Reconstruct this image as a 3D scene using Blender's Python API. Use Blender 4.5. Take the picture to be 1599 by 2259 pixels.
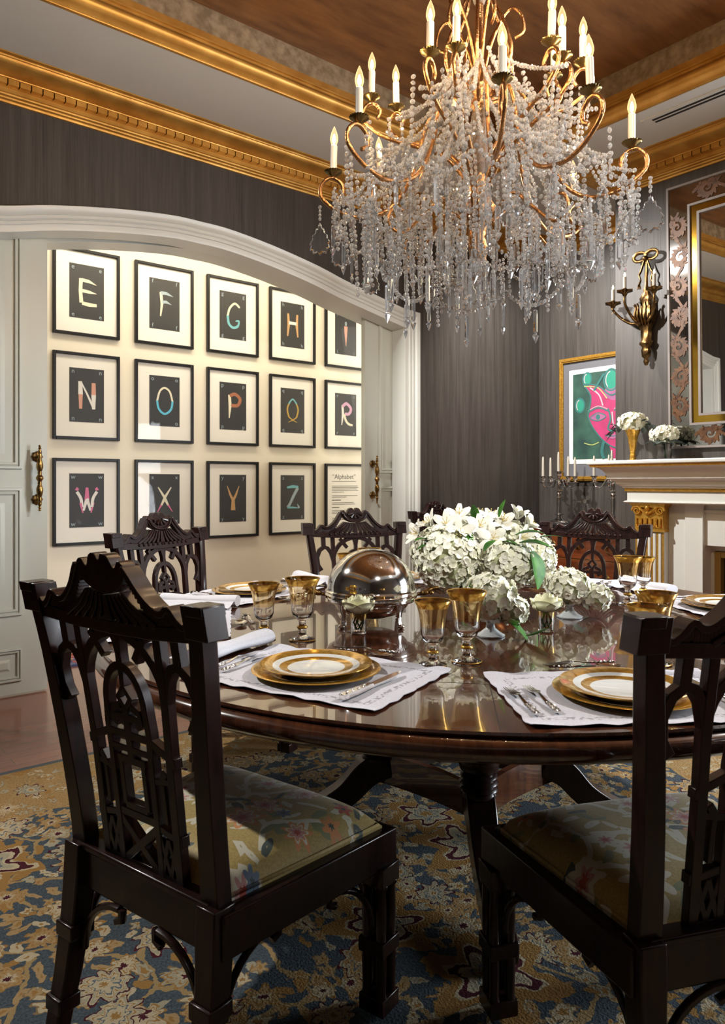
import bpy, math, random
from mathutils import Vector, Matrix
random.seed(7)
PI = math.pi
S = bpy.context.scene
for o in list(bpy.data.objects): bpy.data.objects.remove(o)
COL = S.collection

# ---------------------------------------------------------------- camera
cam_d = bpy.data.cameras.new('camera'); cam = bpy.data.objects.new('camera', cam_d); COL.objects.link(cam)
cam.location = (0, 0, 1.22)
cam.rotation_euler = (PI/2, 0, math.radians(51.05-90))
cam_d.sensor_fit = 'VERTICAL'; cam_d.sensor_height = 36; cam_d.sensor_width = 36
cam_d.lens = 1610/2259*36
cam_d.shift_y = -63.5/2259
cam_d.clip_start = .05
cam_d.dof.use_dof = True; cam_d.dof.focus_distance = 2.5; cam_d.dof.aperture_fstop = 8
S.camera = cam
# ---------------------------------------------------------------- world, exposure
W = bpy.data.worlds.new('world'); S.world = W; W.use_nodes = True
W.node_tree.nodes['Background'].inputs[0].default_value = (.75, .85, 1, 1)
W.node_tree.nodes['Background'].inputs[1].default_value = .35
vs = S.view_settings
S.display_settings.display_device = 'sRGB'
vs.view_transform = 'Standard'; vs.look = 'None'; vs.exposure = 0; vs.gamma = 1; vs.use_curve_mapping = False
cy = S.cycles
cy.use_denoising = True
try: cy.denoiser = 'OPENIMAGEDENOISE'
except Exception: pass
cy.max_bounces = 10; cy.diffuse_bounces = 3; cy.glossy_bounces = 4; cy.transmission_bounces = 8; cy.transparent_max_bounces = 12
cy.caustics_reflective = False; cy.caustics_refractive = False
cy.sample_clamp_indirect = 6; cy.use_light_tree = True

def lamp(name, kind, loc, target, power, col=(1, 1, 1), size=.1, spot=60, blend=.5, sy=None):
    d = bpy.data.lights.new(name, kind); d.energy = power; d.color = col
    if kind == 'AREA':
        d.shape = 'RECTANGLE' if sy else 'SQUARE'; d.size = size
        if sy: d.size_y = sy
    else: d.shadow_soft_size = size
    if kind == 'SPOT': d.spot_size = math.radians(spot); d.spot_blend = blend
    o = bpy.data.objects.new(name, d); COL.objects.link(o); o.location = loc
    if target is not None:
        o.rotation_euler = (Vector(target)-Vector(loc)).to_track_quat('-Z', 'Y').to_euler()
    return o
NEU = (1, .965, .92); COOL = (.93, .96, 1); WARM = (1, .78, .5)
#LIGHTS
# recessed downlights in the soffit around the tray, daylight from the side window, hall lighting, two added fill spots
lamp('downlight_arch', 'SPOT', (2.1, 3.84, 3.44), (4.75, 2.5, .9), 700, NEU, .05, 80, .8)
lamp('downlight_alcove', 'SPOT', (4.35, 3.75, 3.44), (5.45, 3.5, 1.6), 370, NEU, .05, 120, .8)
lamp('downlight_left', 'SPOT', (-.6, 3.82, 3.44), (1.3, 1.9, .6), 540, NEU, .06, 62, .7)
lamp('downlight_right', 'SPOT', (4.3, .35, 3.44), (1.9, 2.1, .9), 520, NEU, .06, 74, .7)
lamp('rear_fill', 'SPOT', (2.9, -1.2, 3.44), (2.2, 4.2, 1.5), 60, NEU, .10, 80, .8)  # weak added fill for doors and arch, not a fitting of the room
lamp('chandelier_fill', 'SPOT', (.5, -1.1, 3.44), (1.9, 1.75, 2.12), 800, (1, .96, .90), .12, 42, .7)  # added spot that brightens crystals and bouquet, not a fitting of the room
lamp('window_daylight', 'AREA', (5.55, -.9, 1.3), (1.9, 1.8, .4), 340, (.86, .93, 1), 1.45, sy=2.0)
lamp('hall_light', 'AREA', (2.9, 4.93, 3.42), (3.0, 5.7, .9), 42, (1, .88, .70), 3.2, sy=.25)
lamp('hall_end_light', 'AREA', (5.3, 5.2, 1.9), (2.0, 5.5, 1.2), 22, (1, .96, .88), .8, sy=2.2)

# ---------------------------------------------------------------- mesh builder
class MB:
    def __init__(s): s.v = []; s.f = []; s.m = []; s.mi = 0
    def add(s, vs_, fs, M=None):
        b = len(s.v)
        s.v += [tuple(M @ Vector(p)) for p in vs_] if M is not None else [tuple(p) for p in vs_]
        s.f += [tuple(i+b for i in f) for f in fs]; s.m += [s.mi]*len(fs); return s
    def box(s, x0, y0, z0, x1, y1, z1, M=None):
        return s.add([(x0,y0,z0),(x1,y0,z0),(x1,y1,z0),(x0,y1,z0),(x0,y0,z1),(x1,y0,z1),(x1,y1,z1),(x0,y1,z1)],
              [(0,3,2,1),(4,5,6,7),(0,1,5,4),(1,2,6,5),(2,3,7,6),(3,0,4,7)], M)
    def lathe(s, prof, n=24, M=None, mod=None):
        V = []; F = []; k = len(prof)
        for i in range(n):
            a = 2*PI*i/n
            for r, z in prof:
                rr = r*(mod(a, z) if mod else 1); V.append((rr*math.cos(a), rr*math.sin(a), z))
        for i in range(n):
            j = (i+1) % n
            for q in range(k-1): F.append((i*k+q, j*k+q, j*k+q+1, i*k+q+1))
        if prof[0][0] > 1e-5: F.append(tuple(i*k for i in range(n-1, -1, -1)))
        if prof[-1][0] > 1e-5: F.append(tuple(i*k+k-1 for i in range(n)))
        return s.add(V, F, M)
    def shell(s, prof, n=24, M=None, mod=None):      # a lathe whose ends stay open
        V = []; F = []; k = len(prof)
        for i in range(n):
            a = 2*PI*i/n
            for r, z in prof:
                rr = r*(mod(a, z) if mod else 1); V.append((rr*math.cos(a), rr*math.sin(a), z))
        for i in range(n):
            j = (i+1) % n
            for q in range(k-1): F.append((i*k+q, j*k+q, j*k+q+1, i*k+q+1))
        return s.add(V, F, M)
    def tube(s, path, r, n=8, M=None, closed=False, flat=1):
        P = [Vector(p) for p in path]; k = len(P); V = []; F = []
        R = r if isinstance(r, (list, tuple)) else [r]*k
        up = None
        for i in range(k):
            if closed: t = P[(i+1) % k]-P[i-1]
            else: t = P[min(i+1, k-1)]-P[max(i-1, 0)]
            if t.length < 1e-9: t = Vector((0, 0, 1))
            t.normalize()
            if up is None:
                up = Vector((0, 0, 1)) if abs(t.z) < .9 else Vector((1, 0, 0))
            a = up-t*up.dot(t)
            if a.length < 1e-6: a = t.orthogonal()
            a.normalize(); up = a; b = t.cross(a)
            for q in range(n):
                g = 2*PI*q/n; V.append(P[i]+a*(R[i]*math.cos(g)*flat)+b*(R[i]*math.sin(g)))
        for i in range(k if closed else k-1):
            j = (i+1) % k
            for q in range(n): F.append((i*n+q, i*n+(q+1) % n, j*n+(q+1) % n, j*n+q))
        if not closed: F.append(tuple(range(n-1, -1, -1))); F.append(tuple((k-1)*n+q for q in range(n)))
        return s.add(V, F, M)
    def prism(s, poly, h0, h1, M=None):
        k = len(poly); V = [(x, y, h0) for x, y in poly]+[(x, y, h1) for x, y in poly]
        F = [tuple(range(k-1, -1, -1)), tuple(range(k, 2*k))]+[(i, (i+1) % k, k+(i+1) % k, k+i) for i in range(k)]
        return s.add(V, F, M)
    def ball(s, c, r, n=10, m=7, sq=(1, 1, 1)):
        prof = [(math.sin(PI*i/m), -math.cos(PI*i/m)) for i in range(m+1)]; prof[0] = (0, -1); prof[-1] = (0, 1)
        return s.lathe(prof, n, Matrix.Translation(c) @ Matrix.Diagonal((r*sq[0], r*sq[1], r*sq[2], 1)))
    def ribbon(s, pts, w, t, fm, closed=False):      # box-section strip along 2-D points, placed by fm(u, v, depth)
        k = len(pts); V = []; F = []
        Wd = w if isinstance(w, (list, tuple)) else [w]*k
        for i in range(k):
            if closed: a = pts[i-1]; b = pts[(i+1) % k]
            else: a = pts[max(i-1, 0)]; b = pts[min(i+1, k-1)]
            dx, dy = b[0]-a[0], b[1]-a[1]; L = math.hypot(dx, dy) or 1
            nx, ny = -dy/L*Wd[i]/2, dx/L*Wd[i]/2; u, v = pts[i]
            V += [fm(u+nx, v+ny, t/2), fm(u-nx, v-ny, t/2), fm(u-nx, v-ny, -t/2), fm(u+nx, v+ny, -t/2)]
        for i in range(k if closed else k-1):
            j = (i+1) % k
            for q in range(4): F.append((i*4+q, i*4+(q+1) % 4, j*4+(q+1) % 4, j*4+q))
        if not closed: F.append((3, 2, 1, 0)); F.append(tuple((k-1)*4+q for q in range(4)))
        return s.add(V, F)
    def grid(s, fn, nu, nv, M=None):
        V = [fn(i/nu, j/nv) for j in range(nv+1) for i in range(nu+1)]; w = nu+1
        F = [(j*w+i, j*w+i+1, (j+1)*w+i+1, (j+1)*w+i) for j in range(nv) for i in range(nu)]
        return s.add(V, F, M)
    def build(s, name, mats, parent=None, ang=40, loc=None, rot=None, bevel=0):
        me = bpy.data.meshes.new(name); me.from_pydata(s.v, [], s.f); 
        if not isinstance(mats, (list, tuple)): mats = [mats]
        for m in mats: me.materials.append(m)
        if len(mats) > 1:
            for p, i in zip(me.polygons, s.m): p.material_index = i
        me.update()
        if ang:
            for p in me.polygons: p.use_smooth = True
            me.set_sharp_from_angle(angle=math.radians(ang))
        o = bpy.data.objects.new(name, me); COL.objects.link(o)
        if parent: o.parent = parent
        if loc: o.location = loc
        if rot: o.rotation_euler = rot
        if bevel:
            b = o.modifiers.new('bevel', 'BEVEL'); b.width = bevel; b.segments = 2; b.limit_method = 'ANGLE'; b.angle_limit = math.radians(50)
        return o

def tag(o, label, cat, group=None):
    o['label'] = label; o['category'] = cat
    if group: o['group'] = group
    return o
def thing(name, label, cat, loc=(0, 0, 0), rz=0, group=None):
    o = bpy.data.objects.new(name, None); COL.objects.link(o); o.location = loc; o.rotation_euler = (0, 0, rz); o.empty_display_size = .05
    return tag(o, label, cat, group)
def struct(o): o['kind'] = 'structure'; return o
def copy_tree(o, parent=None):
    c = o.copy(); COL.objects.link(c)
    if parent: c.parent = parent
    for ch in list(o.children): copy_tree(ch, c)
    return c
def dup(o, loc, rz, label, group=None):
    c = copy_tree(o); c.location = loc; c.rotation_euler = (0, 0, rz); c['label'] = label
    if group: c['group'] = group
    return c
def T(x, y, z): return Matrix.Translation((x, y, z))
def RX(a): return Matrix.Rotation(a, 4, 'X')
def RY(a): return Matrix.Rotation(a, 4, 'Y')
def RZ(a): return Matrix.Rotation(a, 4, 'Z')
def SC(x, y, z): return Matrix.Diagonal((x, y, z, 1))
def sm(pts, n=6, closed=False):                      # Catmull-Rom through points of any dimension
    k = len(pts); out = []
    g = (lambda i: pts[i % k]) if closed else (lambda i: pts[min(max(i, 0), k-1)])
    for i in range(k if closed else k-1):
        a, b, c, d = g(i-1), g(i), g(i+1), g(i+2)
        for q in range(n):
            t = q/n
            out.append(tuple(.5*((2*b[j])+(c[j]-a[j])*t+(2*a[j]-5*b[j]+4*c[j]-d[j])*t*t+(3*b[j]-a[j]-3*c[j]+d[j])*t**3) for j in range(len(b))))
    if not closed: out.append(tuple(pts[-1]))
    return out
def arc(cx, cy, rx, ry, a0, a1, n=12):
    return [(cx+rx*math.cos(math.radians(a0+(a1-a0)*i/n)), cy+ry*math.sin(math.radians(a0+(a1-a0)*i/n))) for i in range(n+1)]

# ---------------------------------------------------------------- materials
def mat(name, col=(.5, .5, .5), rough=.5, metal=0, coat=0, cr=.05, spec=.5, trans=0, ior=1.5):
    m = bpy.data.materials.new(name); m.use_nodes = True; b = m.node_tree.nodes['Principled BSDF']
    b.inputs['Base Color'].default_value = (*col, 1); b.inputs['Roughness'].default_value = rough; b.inputs['Metallic'].default_value = metal
    b.inputs['Coat Weight'].default_value = coat; b.inputs['Coat Roughness'].default_value = cr
    b.inputs['Specular IOR Level'].default_value = spec; b.inputs['Transmission Weight'].default_value = trans; b.inputs['IOR'].default_value = ior
    return m
class NT:
    def __init__(s, m): s.t = m.node_tree; s.b = s.t.nodes['Principled BSDF']
    def n(s, typ, **kw):
        x = s.t.nodes.new(typ)
        for k, v in kw.items():
            if k in x.inputs.keys():
                if hasattr(v, 'is_output') or isinstance(v, bpy.types.NodeSocket): s.t.links.new(v, x.inputs[k])
                else: x.inputs[k].default_value = v
            else: setattr(x, k, v)
        return x
    def l(s, a, b): s.t.links.new(a, b)
    def math(s, op, a, b=None, c=None):
        x = s.t.nodes.new('ShaderNodeMath'); x.operation = op
        for i, q in enumerate((a, b, c)):
            if q is None: continue
            if isinstance(q, bpy.types.NodeSocket): s.l(q, x.inputs[i])
            else: x.inputs[i].default_value = q
        return x.outputs[0]
    def vmath(s, op, a, b=None):
        x = s.t.nodes.new('ShaderNodeVectorMath'); x.operation = op
        for i, q in enumerate((a, b)):
            if q is None: continue
            if isinstance(q, bpy.types.NodeSocket): s.l(q, x.inputs[i])
            else: x.inputs[i].default_value = q
        return x
    def ramp(s, fac, stops, interp='LINEAR'):
        x = s.t.nodes.new('ShaderNodeValToRGB'); cr = x.color_ramp; cr.interpolation = interp
        while len(cr.elements) < len(stops): cr.elements.new(.5)
        for e, (p, c) in zip(cr.elements, stops): e.position = p; e.color = (*c, 1) if len(c) == 3 else c
        s.l(fac, x.inputs[0]); return x.outputs[0]
    def mix(s, fac, a, b, mode='MIX'):
        x = s.t.nodes.new('ShaderNodeMix'); x.data_type = 'RGBA'; x.blend_type = mode
        for sock, q in ((x.inputs[0], fac), (x.inputs[6], a), (x.inputs[7], b)):
            if isinstance(q, bpy.types.NodeSocket): s.l(q, sock)
            else: sock.default_value = q if isinstance(q, (int, float)) else (*q, 1)
        return x.outputs[2]
    def coord(s, which='Object', scale=(1, 1, 1), rot=(0, 0, 0), loc=(0, 0, 0)):
        c = s.t.nodes.new('ShaderNodeTexCoord'); mp = s.t.nodes.new('ShaderNodeMapping')
        mp.inputs['Scale'].default_value = scale; mp.inputs['Rotation'].default_value = rot; mp.inputs['Location'].default_value = loc
        s.l(c.outputs[which], mp.inputs[0]); return mp.outputs[0]
    def noise(s, vec, scale=5, detail=3, rough=.5):
        x = s.n('ShaderNodeTexNoise', Scale=scale, Detail=detail, Roughness=rough); s.l(vec, x.inputs['Vector']); return x.outputs[0]
    def bump(s, h, strength=.2, dist=.01):
        x = s.n('ShaderNodeBump', Strength=strength, Distance=dist); s.l(h, x.inputs['Height']); s.l(x.outputs[0], s.b.inputs['Normal'])
    def color(s, c): s.l(c, s.b.inputs['Base Color'])
    def rough(s, c): s.l(c, s.b.inputs['Roughness'])

def noisy(name, c1, c2, scale=(1, 1, 1), ns=5, lo=.35, hi=.65, detail=4, bump=0, **kw):
    m = mat(name, c1, **kw); t = NT(m); f = t.noise(t.coord('Object', scale), ns, detail)
    t.color(t.ramp(f, [(lo, c1), (hi, c2)]))
    if bump: t.bump(f, bump)
    return m
M = {}
M['wall'] = m = mat('dark_strie_wall', (.06, .055, .05), .42, spec=.45); t = NT(m)
f1 = t.noise(t.coord('Object', (9, 9, .35)), 4, 5, .65); f2 = t.noise(t.coord('Object', (60, 60, .8)), 3, 3, .6)
t.color(t.ramp(t.math('ADD', t.math('MULTIPLY', f1, .6), t.math('MULTIPLY', f2, .4)), [(.33, (.031, .026, .022)), (.68, (.084, .073, .065))]))
t.rough(t.ramp(f2, [(.3, (.36,)*3), (.7, (.52,)*3)]))
M['white'] = mat('white_trim_paint', (.68, .70, .67), .35)
M['door'] = mat('ivory_door_paint', (.56, .585, .525), .38)
M['soffit'] = mat('soffit_paint', (.60, .61, .59), .6)
M['hallwall'] = mat('cream_hall_paint', (.80, .75, .62), .7)
M['gold'] = noisy('gilded_plaster', (.50, .25, .045), (.66, .37, .085), ns=7, rough=.42, metal=.55)
M['redgold'] = noisy('worn_gilding', (.42, .19, .03), (.55, .28, .06), ns=9, rough=.5, metal=.4)
M['plaster'] = noisy('silvered_plaster', (.27, .20, .12), (.46, .36, .23), ns=22, rough=.5, metal=.45, detail=6)
M['ceil'] = m = mat('bronze_wash_ceiling', (.15, .06, .02), .42, metal=.35); t = NT(m)
t.color(t.ramp(t.noise(t.coord('Object', (1.2, 5, 1), (0, 0, .5)), 2.2, 5, .6), [(.3, (.15, .065, .026)), (.7, (.33, .155, .055))]))
M['floor'] = m = mat('red_brown_plank_floor', (.2, .07, .04), .22, coat=.3, cr=.12); t = NT(m)
br = t.n('ShaderNodeTexBrick', Scale=1.0); br.offset = .37; t.l(t.coord('Object', (1, 1, 1)), br.inputs['Vector'])
br.inputs['Brick Width'].default_value = 1.3; br.inputs['Row Height'].default_value = .085; br.inputs['Mortar Size'].default_value = .0016
for k, c in (('Color1', (.17, .06, .035, 1)), ('Color2', (.25, .095, .055, 1)), ('Mortar', (.03, .012, .008, 1))): br.inputs[k].default_value = c
g = t.noise(t.coord('Object', (2, 30, 1)), 3, 4)
t.color(t.mix(.5, br.outputs[0], t.mix(g, (.12, .045, .025), (.30, .12, .07))))
M['chair'] = m = mat('dark_mahogany', (.018, .007, .006), .28, coat=.16, cr=.10, spec=.28); t = NT(m)
t.color(t.ramp(t.noise(t.coord('Object', (20, 20, 3)), 4, 4), [(.35, (.008, .0030, .0028)), (.7, (.022, .0070, .0052))]))
M['table'] = m = mat('polished_mahogany', (.06, .02, .01), .16, coat=1, cr=.012, spec=.6); t = NT(m)
t.color(t.ramp(t.noise(t.coord('Object', (1.5, 14, 1), (0, 0, .35)), 3.5, 5, .6), [(.3, (.030, .009, .005)), (.7, (.105, .034, .014))]))
M['silver'] = mat('polished_silver', (.78, .75, .72), .09, 1)
M['silverd'] = noisy('chased_silver', (.8, .77, .72), (.25, .22, .2), ns=220, rough=.22, metal=1, bump=.5)
M['brass'] = noisy('aged_brass', (.36, .22, .075), (.10, .058, .022), ns=40, rough=.32, metal=1)
M['bronze'] = noisy('antique_bronze', (.24, .14, .05), (.06, .034, .015), ns=28, rough=.34, metal=1, bump=.15)
M['copper'] = noisy('copper_wrapped_arm', (.46, .24, .10), (.27, .125, .045), ns=150, rough=.3, metal=1, bump=.35)
M['blackgold'] = mat('dark_brass_cup', (.20, .14, .05), .3, 1)
M['gilt'] = noisy('gilt_rim', (.80, .47, .09), (.58, .29, .04), ns=60, rough=.22, metal=.72, bump=.06)
M['glass'] = mat('clear_glass', (1, 1, 1), 0, trans=1, ior=1.45)
M['black'] = mat('black_frame_lacquer', (.007, .0065, .0065), .34, spec=.3)
M['mount'] = mat('cream_mount_board', (.82, .80, .73), .8)
M['print'] = mat('black_print_paper', (.022, .022, .022), .5)
M['napkin'] = noisy('white_linen', (.68, .68, .72), (.60, .60, .65), ns=300, rough=.8)
M['leaf'] = noisy('green_leaf', (.06, .20, .025), (.022, .085, .014), ns=25, rough=.5, spec=.2)
M['greyleaf'] = noisy('grey_green_leaf', (.045, .06, .05), (.025, .035, .03), ns=25, rough=.5)
M['petal'] = m = noisy('cream_white_petal', (.93, .92, .80), (.88, .88, .68), ns=30, rough=.6); 
m.node_tree.nodes['Principled BSDF'].inputs['Subsurface Weight'].default_value = .3; m.node_tree.nodes['Principled BSDF'].inputs['Subsurface Radius'].default_value = (.02, .02, .013)
M['lily'] = noisy('white_lily_petal', (.88, .87, .80), (.80, .78, .66), ns=30, rough=.55)
M['stamen'] = mat('yellow_stamen', (.62, .48, .14), .6)
M['candle'] = mat('ivory_candle', (.44, .40, .33), .45)
M['dark'] = mat('black_void', (.006, .006, .006), .7)
M['ink'] = mat('grey_ink', (.12, .12, .12), .8)
def glassmix(name, col, white, tint=(1, 1, 1)):      # cut crystal: refracting glass, matte white mixed in to stand in for sparkle
    m = bpy.data.materials.new(name); m.use_nodes = True; t = m.node_tree; t.nodes.clear()
    o = t.nodes.new('ShaderNodeOutputMaterial'); g = t.nodes.new('ShaderNodeBsdfGlass'); g.inputs['IOR'].default_value = 1.5; g.inputs['Roughness'].default_value = .0
    g.inputs['Color'].default_value = (*col, 1); d = t.nodes.new('ShaderNodeBsdfTranslucent'); d.inputs[0].default_value = (.95, .95, .95, 1)
    d2 = t.nodes.new('ShaderNodeBsdfDiffuse'); d2.inputs[0].default_value = (.95, .95, .95, 1)
    a = t.nodes.new('ShaderNodeMixShader'); a.inputs[0].default_value = .5; b = t.nodes.new('ShaderNodeMixShader'); b.inputs[0].default_value = white
    t.links.new(d.outputs[0], a.inputs[1]); t.links.new(d2.outputs[0], a.inputs[2]); t.links.new(g.outputs[0], b.inputs[1]); t.links.new(a.outputs[0], b.inputs[2])
    t.links.new(b.outputs[0], o.inputs[0]); return m
M['crystal'] = glassmix('cut_crystal', (1, .99, .97), .22)
M['crystal3'] = glassmix('crystal_plate', (.98, .99, 1), .03)
M['crystal2'] = glassmix('clear_crystal_plate', (.98, .99, 1), .11)
def thin(name, tint, gloss, metal=False):            # thin transparent pane or film
    m = bpy.data.materials.new(name); m.use_nodes = True; t = m.node_tree; t.nodes.clear()
    o = t.nodes.new('ShaderNodeOutputMaterial'); tr = t.nodes.new('ShaderNodeBsdfTransparent'); tr.inputs[0].default_value = (*tint, 1)
    g = t.nodes.new('ShaderNodeBsdfGlossy'); g.inputs['Roughness'].default_value = .02; mx = t.nodes.new('ShaderNodeMixShader')
    fr = t.nodes.new('ShaderNodeFresnel'); fr.inputs[0].default_value = 1.18
    if metal: g.inputs[0].default_value = (.8, .48, .12, 1); g.inputs['Roughness'].default_value = .15; mx.inputs[0].default_value = gloss
    else: mx.inputs[0].default_value = gloss
    t.links.new(tr.outputs[0], mx.inputs[1]); t.links.new(g.outputs[0], mx.inputs[2]); t.links.new(mx.outputs[0], o.inputs[0]); return m
M['pane'] = thin('picture_glass', (1, 1, 1), .006)
def bulbmat():                                       # clear lamp glass lit from within
    m = bpy.data.materials.new('lamp_bulb_glass'); m.use_nodes = True; t = m.node_tree; t.nodes.clear()
    o = t.nodes.new('ShaderNodeOutputMaterial'); tr = t.nodes.new('ShaderNodeBsdfTransparent'); e = t.nodes.new('ShaderNodeEmission'); e.inputs[0].default_value = (1, .62, .28, 1); e.inputs[1].default_value = 2.2
    lw = t.nodes.new('ShaderNodeLayerWeight'); lw.inputs[0].default_value = .35; mp = t.nodes.new('ShaderNodeMapRange'); mp.inputs[3].default_value = .22; mp.inputs[4].default_value = .85
    mx = t.nodes.new('ShaderNodeMixShader'); t.links.new(lw.outputs[1], mp.inputs[0]); t.links.new(mp.outputs[0], mx.inputs[0]); t.links.new(tr.outputs[0], mx.inputs[1]); t.links.new(e.outputs[0], mx.inputs[2]); t.links.new(mx.outputs[0], o.inputs[0]); return m
M['bulb'] = bulbmat()
M['film'] = thin('gilded_glass_film', (.97, .89, .72), .22, True)
def emit(name, col, s):
    m = bpy.data.materials.new(name); m.use_nodes = True; b = m.node_tree.nodes['Principled BSDF']
    b.inputs['Base Color'].default_value = (*col, 1); b.inputs['Emission Color'].default_value = (*col, 1); b.inputs['Emission Strength'].default_value = s; return m
M['glow'] = emit('lamp_filament_glow', (1, .67, .37), 2400)
M['glow2'] = emit('sconce_flame_glow', (1, .66, .32), 9)

def petals(name, kind):
    return None
def flowers(t, vec, scale, R, n, keep, core, palette, wob=.22, sharp=1.0, squash=None):
    """one scattered layer of n-petalled blossoms: returns colour, mask"""
    v = t.n('ShaderNodeTexVoronoi', Scale=scale, Randomness=.85); v.voronoi_dimensions = '2D'; t.l(vec, v.inputs['Vector'])
    loc = t.vmath('SUBTRACT', vec, v.outputs['Position']).outputs[0]
    sp = t.n('ShaderNodeSeparateXYZ'); t.l(loc, sp.inputs[0])
    sc = t.n('ShaderNodeSeparateColor'); t.l(v.outputs['Color'], sc.inputs[0])
    x, y = sp.outputs[0], sp.outputs[1]
    if squash:                                        # leaf: turn by a random angle and stretch
        an = t.math('MULTIPLY', sc.outputs[1], 6.28); c, s_ = t.math('COSINE', an), t.math('SINE', an)
        x2 = t.math('ADD', t.math('MULTIPLY', x, c), t.math('MULTIPLY', y, s_))
        y2 = t.math('SUBTRACT', t.math('MULTIPLY', y, c), t.math('MULTIPLY', x, s_)); x, y = x2, t.math('MULTIPLY', y2, squash)
    r = t.math('SQRT', t.math('ADD', t.math('MULTIPLY', x, x), t.math('MULTIPLY', y, y)))
    th = t.math('ADD', t.math('ARCTAN2', y, x), t.math('MULTIPLY', sc.outputs[2], 6.28))
    pet = t.math('MULTIPLY_ADD', t.math('COSINE', t.math('MULTIPLY', th, n)), wob, 1.0)
    size = t.math('MULTIPLY_ADD', sc.outputs[1], .5, .7)
    f = t.math('DIVIDE', r, t.math('MULTIPLY', t.math('MULTIPLY', pet, size), R))
    mask = t.math('MULTIPLY', t.math('LESS_THAN', f, 1.0), t.math('GREATER_THAN', sc.outputs[0], 1-keep))
    pal = t.ramp(sc.outputs[2], [(i/len(palette), c) for i, c in enumerate(palette)], 'CONSTANT')
    col = t.mix(t.ramp(f, core), pal, core_col(t, f, core))
    return col, mask, f
def core_col(t, f, core): return t.ramp(f, [(p, c[:3]) for p, c in core], 'CONSTANT')

# rug: blue ground, gold border, blossoms, palmettes and vines
M['rug'] = m = mat('oriental_rug_wool', (.1, .12, .15), .95, spec=.1); t = NT(m)
base = t.coord('Object')
def warp(vec, scale, amt):
    dn = t.n('ShaderNodeTexNoise', Scale=scale, Detail=2.0); t.l(vec, dn.inputs['Vector'])
    dv = t.vmath('SCALE', t.vmath('SUBTRACT', dn.outputs['Color'], (.5, .5, .5)).outputs[0]); dv.inputs['Scale'].default_value = amt
    return t.vmath('ADD', vec, dv.outputs[0]).outputs[0]
vec = warp(warp(warp(base, 5, .10), 30, .030), 75, .011)
wn = t.noise(base, 160, 2); 
blue = t.ramp(wn, [(.3, (.035, .046, .055)), (.7, (.072, .088, .100))])
goldg = t.ramp(wn, [(.3, (.21, .13, .05)), (.7, (.34, .22, .095))])
sx = t.n('ShaderNodeSeparateXYZ'); t.l(base, sx.inputs[0])
wav = t.math('MULTIPLY', t.math('SINE', t.math('MULTIPLY', sx.outputs[0], 14)), .05)
wavy = t.math('MULTIPLY', t.math('SINE', t.math('MULTIPLY', sx.outputs[1], 14)), .05)
inb = t.math('MAXIMUM', t.math('GREATER_THAN', t.math('ADD', sx.outputs[1], wav), 2.78), t.math('GREATER_THAN', t.math('ADD', sx.outputs[0], wavy), 2.95))
c = t.mix(inb, blue, goldg)
ve = t.n('ShaderNodeTexVoronoi', Scale=4.2); ve.feature = 'DISTANCE_TO_EDGE'; ve.voronoi_dimensions = '2D'; t.l(vec, ve.inputs['Vector'])
c = t.mix(t.math('LESS_THAN', ve.outputs['Distance'], .03), c, (.28, .19, .085))
TAN = (.31, .205, .095); CRM = (.40, .33, .21); OCH = (.26, .14, .042); PAL = (.30, .265, .18); MAR = (.055, .010, .016); SLT = (.10, .12, .13)
def lay(c, vec, *a, **k):
    col, mk, f = flowers(t, vec, *a, **k)
    return t.mix(mk, c, col)
def K(*a): return [(p, (*cc, 1)) for p, cc in a]
def lay2(c, vec, scale, R, n, keep, rings, palette, **k):
    col, mk, f = flowers(t, vec, scale, R, n, keep, [(0, (0, 0, 0)), (1, (0, 0, 0))], palette, **k)
    for lo, hi, cc in rings:
        col = t.mix(t.math('MULTIPLY', t.math('GREATER_THAN', f, lo), t.math('LESS_THAN', f, hi)), col, cc)
    return t.mix(mk, c, col)
# leaves, small, medium, large
def sh(x, y): return t.vmath('ADD', vec, (x, y, 0)).outputs[0]
c = lay2(c, vec, 21, .030, 2, .46, [(0, .25, OCH)], [TAN, CRM, OCH, PAL], wob=.05, squash=2.4)
c = lay2(c, sh(.7, .2), 15.5, .023, 5, .50, [(0, .35, OCH), (.80, 1, (.20, .13, .06))], [CRM, TAN, PAL, TAN], wob=.28)
c = lay2(c, sh(.1, .9), 8.7, .042, 8, .54, [(0, .22, MAR), (.22, .36, CRM), (.58, .68, OCH), (.86, 1, OCH)], [TAN, CRM, PAL, TAN], wob=.24)
c = lay2(c, sh(3.3, 1.7), 5.3, .064, 9, .44, [(0, .18, OCH), (.18, .28, CRM), (.42, .50, SLT), (.62, .68, OCH), (.76, .86, PAL), (.90, 1, MAR)], [CRM, TAN, PAL], wob=.2)
c = lay2(c, sh(1.12, .38), 2.3, .142, 6, .46, [(0, .14, OCH), (.14, .24, PAL), (.24, .29, SLT), (.29, .42, PAL), (.42, .50, CRM), (.50, .63, MAR), (.63, .69, CRM), (.69, 1, OCH)], [OCH, TAN], wob=.26)
edge = t.math('MAXIMUM', t.math('GREATER_THAN', sx.outputs[1], 3.285), t.math('GREATER_THAN', sx.outputs[0], 3.56))
c = t.mix(edge, c, (.085, .095, .10))
c = t.mix(.35, c, t.mix(wn, (.45, .45, .45), (1, 1, 1)), 'MULTIPLY')
t.color(c); t.bump(wn, .5, .006)

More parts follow.
